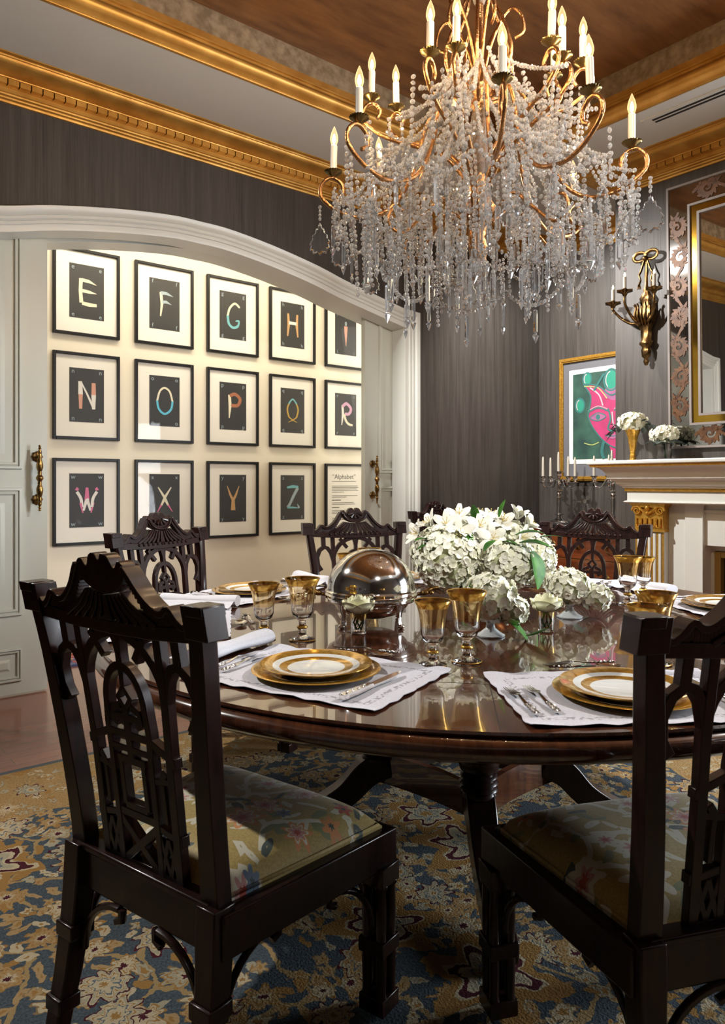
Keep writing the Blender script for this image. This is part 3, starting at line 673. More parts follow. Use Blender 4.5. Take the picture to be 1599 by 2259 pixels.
for s_ in (-1, 1):
    px = s_*.905; yf = D0+.145
    b = MB(); b.box(px-.10, yf, 0, px+.10, 0, .896); b.box(px-.115, yf-.012, 0, px+.115, 0, .16)
    for i in range(5): 
        xx = px-.076+.038*i; b.tube([(xx, yf-.001, .18), (xx, yf-.001, .885)], .0115, 8)
    b.build('pilaster', M['white'], mp, 40)
    b = MB()
    for i in range(6):
        xx = px-.095+.038*i; b.box(xx-.006, yf-.004, .18, xx+.006, yf, .89)
    b.build('gilt_flutes', M['gilt'], mp, 0)
    b = MB(); b.box(px-.105, yf-.02, .895, px+.105, 0, .915); b.box(px-.125, yf-.035, 1.072, px+.125, 0, 1.085)
    b.box(px-.10, yf-.012, .915, px+.10, 0, 1.06); b.box(px-.115, yf-.026, 1.058, px+.115, 0, 1.073)
    for q in (-1, 1):
        sp = [(px+q*(.083+.034*(1-i/26)*math.cos(i*.5)), yf-.022, 1.035+.034*(1-i/26)*math.sin(i*.5)) for i in range(24)]
        b.tube(sp, [.009-.0002*i for i in range(24)], 6)
        b.tube([(px+q*.078, yf-.024, 1.068), (px+q*.03, yf-.03, 1.03), (px, yf-.03, 1.01)], .008, 6)
    for i in range(5):
        xx = px-.072+.036*i; b.tube(sm([(xx-.013, yf-.02, .985), (xx-.012, yf-.024, .935), (xx, yf-.026, .925), (xx+.012, yf-.024, .935), (xx+.013, yf-.02, .985)], 3), .005, 6)
    b.ball((px, yf-.03, 1.055), .018, 8, 6); b.ball((px, yf-.032, 1.02), .012, 8, 6)
    b.build('gilt_capital', M['gilt'], mp, 50)
    b = MB(); x_in = px-s_*.10; x2 = px-s_*.22
    b.box(min(x_in, x2), yf+.06, 0, max(x_in, x2), 0, 1.085); x3 = px-s_*.34; b.box(min(x2, x3), yf+.045, 0, max(x2, x3), 0, 1.085); b.box(min(x3, px-s_*.345), yf+.03, 0, max(x3, px-s_*.345), 0, 1.085)
    b.build('surround_panel', M['white'], mp, 0, bevel=.003)
b = MB(); b.box(-.56, D0+.205, .82, .56, 0, 1.085); b.box(-.56, D0+.19, 1.03, .56, 0, 1.05); b.build('frieze_panel', M['white'], mp, 0, bevel=.003)
b = MB(); b.box(-.565, -.05, 0, -.537, 0, .82); b.box(.537, -.05, 0, .565, 0, .82); b.box(-.537, -.05, .782, .537, 0, .82); b.build('slip_panel', M['white'], mp, 0)
fs = facing('fire_screen', 'brass-framed dark fireplace opening below the white mantelpiece', 'fireplace screen', XB, YC, 0)
M['fbrass'] = mat('satin_brass_frame', (.45, .30, .09), .4, .5)
b = MB(); b.box(-.535, -.06, .001, -.495, 0, .78); b.box(.495, -.06, .001, .535, 0, .78); b.box(-.495, -.06, .742, .495, 0, .78); b.build('brass_frame', M['fbrass'], fs, 0, bevel=.003)
b = MB(); b.box(-.495, -.012, .001, .495, -.006, .742); b.build('screen', M['dark'], fs, 0)
# venetian mirror, leaning a little forward at the top
mw = .855
mr = facing('wall_mirror', 'large etched Venetian mirror hung above the mantelpiece', 'mirror', XB-.035, YC, 2.335)
mr.rotation_euler = (math.radians(1.2), 0, -PI/2); mh = .88
M['mirror'] = mat('mirror_silvering', (.80, .80, .78), .01, 1)
M['mirrora'] = mat('amber_mirror_strip', (.55, .33, .05), .08, 1)
M['mirrord'] = m = mat('etched_mirror_border', (.3, .3, .3), .04, 1); t = NT(m)
vv = t.coord('Object'); t.color(t.ramp(t.noise(vv, 3, 3), [(.35, (.30, .29, .28)), (.65, (.60, .59, .56))]))
M['leafetch'] = noisy('amber_acanthus_etching', (.06, .021, .005), (.125, .048, .011), ns=30, rough=.45, metal=.2)
M['mframe'] = mat('grey_lilac_fillet', (.23, .20, .19), .45)
def ring(b, w0, h0, w1, h1, y0, y1):
    V = []
    for w_, h_ in ((w0, h0), (w1, h1)):
        for y in (y0, y1): V += [(-w_, y, -h_), (w_, y, -h_), (w_, y, h_), (-w_, y, h_)]
    F = []
    for q in range(4):
        r = (q+1) % 4; F += [(4+q, 4+r, 12+r, 12+q), (q, 8+q, 8+r, r), (q, r, 4+r, 4+q), (8+q, 12+q, 12+r, 8+r)]
    b.add(V, F)
b = MB(); ring(b, mw, mh, mw-.014, mh-.014, .02, -.022); ring(b, mw-.15, mh-.15, mw-.165, mh-.165, .0, -.03); ring(b, mw-.21, mh-.21, mw-.226, mh-.226, 0, -.026); b.build('fillet', M['mframe'], mr, 40)
b = MB(); ring(b, mw-.014, mh-.014, mw-.15, mh-.15, .0, -.012); b.build('etched_border', M['mirrord'], mr, 0)
b = MB(); ring(b, mw-.165, mh-.165, mw-.21, mh-.21, .0, -.016); b.build('amber_border', M['mirrora'], mr, 0)
b = MB(); b.box(-mw+.22, -.012, -mh+.22, mw-.22, -.004, mh-.22); b.build('mirror_glass', M['mirror'], mr, 0)
def acanthus(b, L, w_, M_):              # a running scroll of curling leaves along local x
    n = max(2, round(L/.20)); st = L/n; lv = [0]
    def fm(u, v, d): return M_ @ Vector((u, d-.0006*lv[0], v))
    b.ribbon([(L*i/(n*10), .034*math.sin(PI*i/10)) for i in range(n*10+1)], .016, .004, fm)
    for i in range(n):
        s_ = 1 if i % 2 else -1; cx = (i+.5)*st; lv[0] = 1
        sp = [(cx+(.052-.0019*q)*math.cos(q*.40-.6), s_*(-.010+(.052-.0019*q)*math.sin(q*.40-.6))) for q in range(25)]
        b.ribbon(sp, [.010+.016*math.sin(PI*min(1, q/20)) for q in range(25)], .004, fm)
        for q in range(11):                # lobes along the outside of each scroll and along the stem
            lv[0] = 2+q % 3; a = -1.0+q*.46; x0, y0 = cx+.046*math.cos(a), s_*(-.010+.046*math.sin(a)); dx, dy = math.cos(a+.9), s_*math.sin(a+.9)
            k = .042 if q % 2 else .032; b.ribbon([(x0, y0), (x0+dx*k*.5, max(-.062, min(.062, y0+dy*k*.5))), (x0+dx*k+.004, max(-.066, min(.066, y0+dy*k)))], [.026, .022, .002], .0036, fm)
        for q in range(4):
            lv[0] = 3; x0 = i*st+st*.25*q; y0 = .034*math.sin(PI*x0/st); b.ribbon([(x0, y0), (x0+.022, y0-s_*.020), (x0+.046, max(-.064, min(.064, y0-s_*.030)))], [.016, .020, .002], .0036, fm)
b = MB()
for s_ in (-1, 1):
    acanthus(b, 2*mh-.36, .12, Matrix.Translation((s_*(mw-.082), -.014, -mh+.18)) @ RY(-PI/2))
    acanthus(b, 2*mw-.36, .12, Matrix.Translation((-mw+.18, -.014, s_*(mh-.082))))
    for i in range(12):
        a = 2*PI*i/12; c_ = (s_*(mw-.082), 0)
        b.ribbon([(c_[0]+.012*math.cos(a), c_[1]+.012*math.sin(a)), (c_[0]+.06*math.cos(a), c_[1]+.06*math.sin(a))], [.004, .022], .005, lambda u, v, d: (u, -.015+d, v))
b.build('acanthus_etching', M['leafetch'], mr, 0)

# sconce
sc_ = facing('wall_sconce', 'bronze three-light wall sconce with ribbon bow beside the mirror', 'wall light', XB, 2.715, 2.44)
b = MB()
b.lathe([(0, -.40), (.012, -.395), (.02, -.37), (.014, -.35), (.03, -.335), (.034, -.29), (.028, -.27), (.045, -.25), (.045, -.235), (.034, -.225), (.038, -.15), (.045, -.13), (.055, -.10), (.06, -.05), (.04, .0), (.038, .05), (.046, .07), (.03, .10), (.02, .12), (.022, .14), (.012, .15), (.011, .32), (.016, .335), (0, .34)], 14, T(0, -.045, 0) @ SC(1, .7, 1), mod=lambda a, z: 1+.08*math.cos(7*a))
for i in range(9):
    a = PI*(i/8)+PI; b.tube(sm([(.05*math.cos(a), -.045+.04*math.sin(a), -.12), (.075*math.cos(a), -.05+.06*math.sin(a), -.05), (.07*math.cos(a), -.05+.055*math.sin(a), .01), (.085*math.cos(a), -.05+.07*math.sin(a), .03)], 3), [.012]*5+[.008]*4+[.003], 6, flat=.6)
b.build('backplate', M['bronze'], sc_, 50)
b = MB()
for s_ in (-1, 1):
    lp = [(0, -.05, .345)]+[(s_*(.045+.045*math.cos(a)), -.055, .365+.03*math.sin(a)+.012*(i % 2)*0) for i, a in enumerate([PI*1.1-k*.5 for k in range(12)])]+[(0, -.05, .345)]
    b.tube(lp, .013, 8, flat=.45)
    b.tube(sm([(s_*.01, -.05, .34), (s_*.035, -.05, .27), (s_*.05, -.05, .24), (s_*.04, -.05, .20), (s_*.06, -.05, .16)], 4), [.012]*8+[.01]*8+[.004], 6, flat=.4)
    for k in range(3): b.tube([(s_*.05, -.05, .19), (s_*(.04+.012*k), -.05, .14)], .004, 5)
b.ball((0, -.06, .345), .02, 10, 7)
b.build('ribbon_bow', M['bronze'], sc_, 50)
for (x, y, z) in ((-.225, -.10, .065), (-.09, -.17, .115), (.105, -.13, .10)):
    b = MB(); path = sm([(0, -.05, -.09), (x*.35, -.05+y*.3, -.10), (x*.75, y*.75, -.05), (x, y, z*.3), (x, y, z-.03)], 5)
    b.tube(path, [.013-.0003*i for i in range(len(path))], 8)
    for k, i in enumerate((6, 11)): 
        q = Vector(path[i]); b.tube(sm([q, q+Vector((x*.12, -.02, .035)), q+Vector((x*.22, -.03, .03))], 3), [.008, .008, .007, .006, .004, .003, .001], 6, flat=.5)
    b.build('arm', M['bronze'], sc_, 50)
    b = MB(); b.lathe([(0, z-.035), (.012, z-.03), (.02, z-.012), (.05, z), (.055, z+.006), (.05, z+.008), (.014, z-.002), (.014, z+.022), (0, z+.022)], 24, T(x, y, 0), mod=lambda a, q: 1+(.16*math.cos(6*a) if True else 0)); b.build('drip_pan', M['bronze'], sc_, 50)
    b = MB(); b.lathe([(0, z+.015), (.0115, z+.015), (.0115, z+.10), (.006, z+.104), (0, z+.104)], 12, T(x, y, 0)); cnd = b.build('candle_sleeve', M['candle'], sc_, 50)
    b = MB(); b.lathe([(0, z+.102), (.006, z+.108), (.0065, z+.118), (.003, z+.13), (0, z+.136)], 10, T(x, y, 0)); b.build('flame_lamp', M['glow2'], cnd, 60)

# ---------------------------------------------------------------- painting in the alcove
pt = facing('framed_painting', 'gold-framed painting of a pink face with green circles in the alcove', 'painting', XA, 3.54, 1.80)
pw, ph = .565, .56
b = MB(); ring(b, pw, ph, pw-.012, ph-.012, 0, -.028); ring(b, pw-.012, ph-.012, pw-.03, ph-.03, 0, -.036); ring(b, pw-.03, ph-.03, pw-.042, ph-.042, 0, -.030); b.build('frame', M['gilt'], pt, 0, bevel=.003)
b = MB(); b.box(-pw+.03, -.012, -ph+.03, pw-.03, -.004, ph-.03); b.build('mount', mat('grey_mount_board', (.13, .13, .145), .6), pt, 0)
b = MB(); b.box(-.460, -.016, -.405, .460, -.012, .445); b.build('white_margin', M['mount'], pt, 0)
def art(n_, c_): return mat('paint_'+n_, c_, .5)
AM = [noisy('paint_green', (.033, .095, .066), (.015, .045, .04), ns=6, rough=.5), noisy('paint_pink', (.44, .035, .14), (.32, .03, .10), ns=9, rough=.5), art('teal', (.02, .24, .16)), art('line_green', (.03, .14, .13)), art('pale', (.45, .40, .42)), art('lime', (.38, .45, .15)), noisy('paint_violet', (.36, .11, .23), (.24, .09, .19), ns=12, rough=.5)]
b = MB(); b.mi = 0; b.box(-.420, -.0175, -.365, .420, -.016, .405)
lvn = [0]
def poly(mi, pts, lv): b.mi = mi; k = len(pts); lvn[0] += 1; b.add([(x, -.0176-.00009*lvn[0], z) for x, z in pts], [tuple(range(k))])
def line(mi, pts, w_, lv): b.mi = mi; lvn[0] += 1; b.ribbon(sm(pts, 5), w_, .0001, lambda u, v, d, lv=lvn[0]: (u, -.0176-.00009*lv+d*.3, v))
face = sm([(-.26, .02), (-.235, .12), (-.24, .22), (-.30, .30), (-.16, .28), (-.06, .20), (.0, .19), (.09, .24), (.18, .33), (.32, .35), (.26, .24), (.24, .12), (.25, -.02), (.20, -.14), (.10, -.23), (.01, -.27), (-.10, -.21), (-.20, -.10)], 5, True)
poly(1, face, 1); poly(1, [(-.06, -.20), (.10, -.20), (.14, -.365), (-.02, -.365)], 1)
poly(6, sm([(-.10, .20), (.0, .14), (.06, .22), (.05, .30), (-.04, .30)], 4, True), 2)
for x, z, r in ((-.27, .35, .045), (-.03, .32, .075), (.20, .36, .04), (-.345, .12, .05), (.34, .14, .05)):
    poly(2, arc(x, z, r*.8, r*1.1, 0, 345, 22), 2); line(3, arc(x, z, r*.95, r*1.25, 0, 360, 12), .014, 3); line(4, arc(x, z, r*.7, r, 100, 230, 5), .008, 4)
for s_ in (-1, 1):
    x = -.03+s_*.13; e = sm([(x-.08, .0), (x, .04), (x+.08, .005), (x, -.03)], 4, True); poly(6, e, 2); line(3, e+[e[0]], .009, 3); poly(3, arc(x, .003, .022, .026, 0, 345, 14), 4)
    line(3, [(x-.10, .05), (x, .085), (x+.10, .05)], .012, 3); line(4, [(x-.10, .065), (x, .10), (x+.10, .065)], .006, 4)
line(3, [(-.06, .07), (-.035, -.02), (-.06, -.10), (-.02, -.125), (.02, -.10)], .016, 3); line(4, [(-.02, .04), (-.01, -.06), (.005, -.09)], .012, 3)
poly(6, sm([(-.08, -.165), (-.02, -.15), (.05, -.165), (-.015, -.195)], 4, True), 3); line(3, [(-.09, -.165), (-.015, -.172), (.06, -.165)], .007, 4)
line(3, face[::3]+[face[0]], .012, 3); line(5, [(-.30, .29), (-.16, .26), (-.07, .16)], .008, 4); line(5, [(.06, .20), (.14, .31), (.30, .36)], .01, 4); line(4, [(-.24, .27), (-.15, .20), (-.11, .10)], .012, 4)
line(3, [(-.10, -.21), (-.12, -.30), (-.10, -.365)], .03, 2); line(4, [(.12, -.20), (.16, -.28), (.17, -.365)], .02, 3); line(3, [(.18, -.16), (.22, -.28), (.20, -.365)], .03, 2); line(5, [(-.30, -.22), (-.22, -.24), (-.15, -.22)], .008, 2); line(3, [(-.2, .24), (-.1, .38)], .02, 2); line(3, [(.06, .26), (.12, .39)], .02, 2)
b.build('painted_sheet', AM, pt, 0)
b = MB(); b.box(-pw+.04, -.0262, -ph+.04, pw-.04, -.0255, ph-.04); b.build('glass', M['pane'], pt, 0)

# ---------------------------------------------------------------- commode with its silver
cm = facing('commode', 'inlaid wooden commode with black top in the alcove corner', 'commode', XA-.01, 3.55, 0)
M['inlay'] = m = noisy('flame_walnut_veneer', (.075, .017, .006), (.15, .038, .011), scale=(1, 1, 5), ns=5, rough=.2, coat=.7, cr=.04)
M['band'] = noisy('satinwood_banding', (.20, .075, .022), (.14, .05, .014), ns=14, rough=.25, coat=.5)
cw = .52
b = MB(); 
def bombe(u): return -.46-.05*math.sin(PI*u)
b.grid(lambda u, v: ((u*2-1)*cw, bombe(u)*(1 if 1 else 0), .08+.76*v), 20, 4); b.box(-cw, -.455, .08, -cw+.01, -.01, .84); b.box(cw-.01, -.455, .08, cw, -.01, .84); b.box(-cw, -.45, .08, cw, -.01, .10)
for x in (-cw+.03, cw-.03): b.box(x-.03, -.45, 0, x+.03, -.39, .08); b.box(x-.03, -.07, 0, x+.03, -.01, .08)
b.build('body', M['band'], cm, 30)
b = MB(); tp = [((u/20*2-1)*(cw+.02), bombe(u/20)-.02) for u in range(21)]+[(cw+.02, 0), (-cw-.02, 0)]; b.prism(tp, .84, .872); b.build('top', M['black'], cm, 30, bevel=.006)
for z0, z1 in ((.60, .825), (.345, .585), (.10, .33)):
    b = MB(); b.grid(lambda u, v: ((u*2-1)*(cw-.035), bombe(.035+u*.93)-.008, z0+(z1-z0)*v), 20, 1); b.grid(lambda u, v: ((u*2-1)*(cw-.035), bombe(.035+u*.93)-.008*(1-v), z1), 20, 1)
    d = b.build('drawer', M['inlay'], cm, 30)
    for x in (-.30, .30):
        h_ = MB(); yy = bombe((x/cw+1)/2)-.014; zc = (z0+z1)/2
        for q in (-.045, .045): h_.lathe([(0, 0), (.022, .002), (.014, .008), (.01, .02), (0, .022)], 12, T(x+q, yy+.004, zc) @ RX(PI/2), mod=lambda a, z: 1+.25*math.cos(4*a))
        h_.tube(sm([(x-.045, yy-.015, zc), (x-.04, yy-.02, zc-.035), (x, yy-.022, zc-.045), (x+.04, yy-.02, zc-.035), (x+.045, yy-.015, zc)], 4), .004, 6); h_.build('handle', M['brass'], d, 50)
    h_ = MB(); h_.lathe([(0, 0), (.03, .002), (.026, .006), (0, .009)], 14, T(0, bombe(.5)-.012, (z0+z1)/2) @ RX(PI/2) @ SC(.8, 1.3, 1), mod=lambda a, z: 1+.2*math.cos(6*a)); h_.build('escutcheon', M['brass'], d, 50)
def candelabrum(loc, rz, label):
    c = thing('candelabrum', label, 'candelabrum', loc, rz, 'silver candelabra on the commode')
    b = MB(); b.lathe([(0, 0), (.085, 0), (.088, .006), (.08, .014), (.06, .022), (.04, .032), (.022, .045), (.016, .06), (.02, .068), (.04, .072), (.042, .076), (.016, .082), (.013, .10), (.02, .20), (.02, .215), (.042, .219), (.042, .223), (.016, .228), (.014, .24), (.024, .255), (.018, .275), (.042, .279), (.042, .283), (.012, .29), (.012, .33), (.018, .345), (.010, .36), (.012, .40), (.022, .415), (.016, .43), (.024, .445), (.042, .449), (.042, .453), (.014, .455), (0, .455)], 20); b.build('stem', M['silver'], c, 45)
    for k in range(4):
        a = PI/4+k*PI/2; dx, dy = math.cos(a), math.sin(a)
        b = MB(); pth = sm([(.01, .36), (.05, .38), (.075, .345), (.10, .315), (.14, .32), (.155, .35)], 4); b.tube([(r*dx, r*dy, z) for r, z in pth], .005, 7)
        b.lathe([(0, .345), (.03, .352), (.034, .356), (.012, .36), (.010, .372), (.022, .38), (.016, .392), (.022, .402), (.034, .406), (.034, .41), (.013, .411), (0, .411)], 16, T(.155*dx, .155*dy, 0)); b.build('arm', M['silver'], c, 45)
    for k in range(5):
        a = PI/4+k*PI/2; r, z = (.155, .408) if k < 4 else (0, .452)
        b = MB(); b.lathe([(0, z), (.0125, z), (.0105, z+.12), (.007, z+.165), (.002, z+.172), (0, z+.172)], 10, T(r*math.cos(a)*(k < 4), r*math.sin(a)*(k < 4), 0) @ RX(random.uniform(-.03, .03)) if k == 4 else T(r*math.cos(a), r*math.sin(a), 0)); b.build('candle', M['candle'], c, 50)
    return c
candelabrum((5.38, 3.905, .872), math.radians(20), 'silver five-arm candelabrum with white candles nearest the room corner')
candelabrum((5.42, 3.40, .872), math.radians(65), 'silver candelabrum with white candles partly behind the mantel shelf')
jg = thing('glass_jug', 'clear glass jug with looped handle between the two candelabra', 'jug', (5.40, 3.645, .872))
b = MB(); b.lathe([(0, 0), (.05, 0), (.054, .01), (.054, .13), (.036, .16), (.036, .205), (.040, .215), (.037, .215), (.033, .204), (.033, .16), (.050, .128), (.050, .014), (0, .008)], 20); b.build('body', M['glass'], jg, 50)
b = MB(); b.tube(sm([(-.034, .02, .195), (-.08, .05, .19), (-.10, .06, .13), (-.07, .05, .07), (-.05, .03, .04)], 5), .006, 8); b.build('handle', M['glass'], jg, 60)
b = MB(); b.shell([(.037, .175), (.0385, .175), (.0385, .205), (.037, .205)], 20); b.build('silver_collar', M['silver'], jg, 50)
# ================================================================ TABLE
TX, TY = 1.865, 1.743; ZTOP = .762
tb = thing('dining_table', 'round polished mahogany pedestal dining table', 'table', (TX, TY, 0), math.radians(231.05))   # local +x points back at the camera
RT = 1.191
b = MB(); b.lathe([(0, .752), (RT, .752), (RT+.003, .757), (RT, ZTOP), (0, ZTOP)], 128); b.build('tabletop', M['table'], tb, 30)
b = MB(); b.shell([(RT-.02, .752)]+[(RT-.005+.028*math.sin(PI*i/10), .751-.046*(1-math.cos(PI*i/10))/2) for i in range(11)]+[(RT-.015, .703), (RT-.03, .70), (RT-.03, .692), (RT-.3, .692)], 128); b.build('edge_moulding', M['table'], tb, 40)
def tl(x, y): v = RZ(-math.radians(231.05)) @ Vector((x-TX, y-TY, 0)); return v
for k, (p, q) in enumerate((((1.046, .888), (1.269, 1.110)), ((1.269, 1.110), (1.13, 1.27)), ((2.684, 2.598), (2.461, 2.376)))):
    p, q = tl(*p), tl(*q); d = (q-p).normalized(); n = Vector((-d.y, d.x, 0))*.0009; b = MB()
    b.add([(u.x, u.y, z) for z in (ZTOP-.001, ZTOP+.0004) for u in (p-n, q-n, q+n, p+n)], [(3, 2, 1, 0), (4, 5, 6, 7), (0, 1, 5, 4), (2, 3, 7, 6)]); b.build('leaf_joint', M['dark'], tb, 0)
b = MB(); b.box(-.45, -.45, .66, .45, .45, .693); b.build('bearer_frame', M['chair'], tb, 0, bevel=.01)
RC = .30
for k in range(4):
    a = k*PI/2; c_ = (RC*math.cos(a), RC*math.sin(a))
    b = MB(); b.lathe([(.05, .66), (.055, .655), (.05, .645), (.035, .635), (.045, .56), (.05, .46), (.038, .425), (.058, .405), (.066, .378), (.058, .352), (.042, .342), (.054, .337), (.058, .330), (.048, .324), (.056, .318), (.060, .311), (.048, .305), (.056, .299), (.060, .292), (.050, .286), (.056, .280), (.056, .272), (.04, .27)][::-1], 24, T(*c_, 0)); b.build('turned_column', M['chair'], tb, 50)
    b = MB(); pts = sm([(RC-.03, .265), (RC+.04, .225), (RC+.12, .145), (RC+.25, .078), (RC+.42, .052)], 6); L = len(pts); V = []
    for i, (r, z) in enumerate(pts):
        w_ = .046-.012*i/L; h_ = .050-.022*i/L
        r2, z2 = pts[min(i+1, L-1)]; r1, z1 = pts[max(i-1, 0)]; q = math.hypot(r2-r1, z2-z1); nr, nz = -(z2-z1)/q, (r2-r1)/q
        if i == 0: nr, nz = .5, .8
        V += [(r+nr*h_, -w_, z+nz*h_), (r+nr*h_, w_, z+nz*h_), (r-nr*h_, w_, z-nz*h_), (r-nr*h_, -w_, z-nz*h_)]
    F = [(i*4+q, i*4+(q+1) % 4, i*4+4+(q+1) % 4, i*4+4+q) for i in range(L-1) for q in range(4)]+[(3, 2, 1, 0), tuple((L-1)*4+q for q in range(4))]
    b.add(V, F, RZ(a)); lg = b.build('leg', M['chair'], tb, 35, bevel=.006)
    b = MB(); r = RC+.42; b.lathe([(0, 0), (.016, 0), (.02, .01), (.02, .02), (.016, .03), (0, .03)], 14, RZ(a) @ T(r, .0, .0325) @ RX(PI/2) @ T(0, 0, -.015)); b.box(r-.03, -.022, .035, r+.012, .022, .065, RZ(a)); b.build('caster', M['brass'], lg, 40)
    b = MB(); n = 14; V = []                         # concave stretcher panel between neighbouring posts
    p0 = Vector((RC*math.cos(a), RC*math.sin(a))); p1 = Vector((RC*math.cos(a+PI/2), RC*math.sin(a+PI/2)))
    for i in range(n+1):
        u = i/n; p = p0.lerp(p1, u); p = p*(1-.10*math.sin(PI*u)); t_ = p.normalized()*.012
        for o_, z in ((t_, .292), (-t_, .292), (-t_, .19), (t_, .19)): V.append((p.x+o_.x, p.y+o_.y, z))
    b.add(V, [(i*4+q, i*4+(q+1) % 4, i*4+4+(q+1) % 4, i*4+4+q) for i in range(n) for q in range(4)]); b.build('stretcher_panel', M['table'], tb, 40)

# ================================================================ CHAIRS  (local: front +y, floor z = 0)
ZR = .42
def back_y(v): return -.215-.155*max(v, 0)**1.15/.55**.15*.9-.02*max(0, v-.45)*6*.3
def bmap(u, v, d): w_ = v if v < .56 else .56+(v-.56)*.84; return (u*.975, back_y(v)+d, ZR+1.012*w_)
def post_u(v): return .212+.052*(max(v, 0)/.56)**1.6
def make_chair(label, group):
    c = thing('dining_chair', label, 'chair', (0, 0, 0), 0, group)
    m = M['chair']
    # cushion
    def seat_fn(u, v):
        x = (u*2-1); y = -.205+.425*v; hw = (.215+.065*v); e = (1-abs(x)**5)*(1-abs(2*v-1)**5)
        return (x*hw, y, .424+.060*max(e, 0)**.5)
    b = MB(); b.grid(seat_fn, 24, 24); ed = [(-.215, -.205), (.215, -.205), (.28, .22), (-.28, .22)]
    b.add([(x, y, z) for z in (.40, .4245) for x, y in ed], [(0, 1, 5, 4), (1, 2, 6, 5), (2, 3, 7, 6), (3, 0, 4, 7)]); s_ = b.build('seat', M['brocade'], c, 60)
    b = MB(); b.tube([(x*1.0, y, .428) for x, y in [(-.213, -.203), (0, -.205), (.213, -.203), (.247, .01), (.276, .21), (.14, .221), (-.14, .221), (-.276, .21), (-.247, .01)]], .0045, 6, closed=True); b.build('piping', M['brocade'], s_, 60)
    # rails
    b = MB()
    o4 = [(-.245, -.235), (.245, -.235), (.305, .245), (-.305, .245)]; i4 = [(-.21, -.20), (.21, -.20), (.274, .215), (-.274, .215)]
    V = [(x, y, z) for z in (.335, .419) for r in (o4, i4) for x, y in r]
    F = []
    for q in range(4):
        r = (q+1) % 4; F += [(q, r, 8+r, 8+q), (4+r, 4+q, 12+q, 12+r), (8+q, 8+r, 12+r, 12+q), (r, q, 4+q, 4+r)]
    b.add(V, F)
    b.box(-.21, -.242, .417, .21, -.2, .432)
    b.build('seat_frame', m, c, 30, bevel=.004)
    # front legs: clustered columns with blocks
    for s in (-1, 1):
        x, y = s*.275, .215; b = MB(); b.box(x-.034, y-.034, .30, x+.034, y+.034, .345)
        for dx in (-.019, .019):
            for dy in (-.019, .019): b.lathe([(.010, .02), (.013, .05), (.011, .06), (.0125, .13), (.011, .155), (.015, .16), (.015, .165), (.011, .17), (.0125, .235), (.011, .29), (.016, .297), (.016, .305)], 10, T(x+dx, y+dy, 0))
        b.box(x-.034, y-.034, .145, x+.034, y+.034, .178); b.box(x-.033, y-.033, .013, x+.033, y+.033, .05); b.build('leg', m, c, 40, bevel=.002)
    for s in (-1, 1):
        b = MB(); pth = [(.212, -.225, .43), (.213, -.228, .36), (.216, -.235, .28), (.215, -.255, .16), (.212, -.285, .04), (.212, -.29, .013)]; V = []
        for i, (x, y, z) in enumerate(pth):
            h = (.026, .026, .024, .022, .019, .019)[i]
            V += [(s*x-h, y-h, z), (s*x+h, y-h, z), (s*x+h, y+h, z), (s*x-h, y+h, z)]
        k = len(pth); b.add(V, [(i*4+q, i*4+4+q, i*4+4+(q+1) % 4, i*4+(q+1) % 4) for i in range(k-1) for q in range(4)]+[(0, 1, 2, 3), tuple((k-1)*4+q for q in (3, 2, 1, 0))])
        for z, g, yy in ((.245, .029, -.239), (.10, .026, -.268)): b.box(s*.215-g, yy-g, z-.016, s*.215+g, yy+g, z+.016)
        b.build('leg', m, c, 35, bevel=.003)
    # fretted corner brackets
    for s in (-1, 1):
        for base, d, ry in (((s*.275, .215), (-s, 0), 0), ((s*.275, .215), (-.12*s, -1), 0), ((s*.214, -.235), (-s, 0), 0), ((s*.214, -.235), (.12*s, 1), 0)):
            b = MB(); bx, by = base; d_ = Vector((d[0], d[1], 0)).normalized()
            for r_, w_ in ((.125, .0085), (.10, .006)):
                if r_ == .10: continue
                pts = [Vector((bx, by, .205))+d_*(.028+r_*(1-math.cos(PI/2*i/8)))+Vector((0, 0, r_*math.sin(PI/2*i/8))) for i in range(9)]; b.tube(pts, w_, 6)
            e = Vector((bx, by, .332))+d_*.16; b.tube([e, e+Vector((0, 0, -.022)), e-d_*.018+Vector((0, 0, -.03))], .009, 6)
            b.build('corner_bracket', m, c, 60)
    # back posts
    for s in (-1, 1):
        b = MB(); V = []; vs_ = [-.01, .05, .12, .2, .28, .36, .43, .48, .52]
        for v in vs_:
            u = s*post_u(v)*.975; h = .0235-.006*(v/.52); y = back_y(v); V += [(u-h, y-.02, ZR+v), (u+h, y-.02, ZR+v), (u+h, y+.016, ZR+v), (u+h*.45, y+.024, ZR+v), (u-h*.45, y+.024, ZR+v), (u-h, y+.016, ZR+v)]
        k = len(vs_); b.add(V, [(i*6+q, i*6+(q+1) % 6, i*6+6+(q+1) % 6, i*6+6+q) for i in range(k-1) for q in range(6)]+[(5, 4, 3, 2, 1, 0), tuple((k-1)*6+q for q in range(6))])
        b.build('back_post', m, c, 35, bevel=.002)
    # fretwork splat
    b = MB(); t_ = .020; R = lambda p, w_=.015, cl=False: b.ribbon(p, [q*1.28 for q in w_] if isinstance(w_, list) else w_*1.28, t_, bmap, cl)
    for s in (-1, 1):
        f = lambda *p: [(s*u, v) for u, v in p]
        R(f((.118, .0), (.122, .25), (.128, .36), (.13, .52)), .017); R(f((.182, .515), (.182, .445)), .018)
        R([(s*.130+s*u, v) for u, v in [(.0, .37), (.012, .415), (.03, .44), (.05, .447), (.075, .43), (.090, .395), (.088, .355), (.072, .325)]], [.014, .015, .016, .017, .017, .017, .020, .024])
        R([(s*(.05), .44), (s*.088, .487)], .014); R(f((.062, .0), (.064, .26)), .013)
        R(f((.122, .262), (.062, .285)), .013); b.ribbon([(s*.126, .255), (s*.139, .255)], .02, t_, bmap)
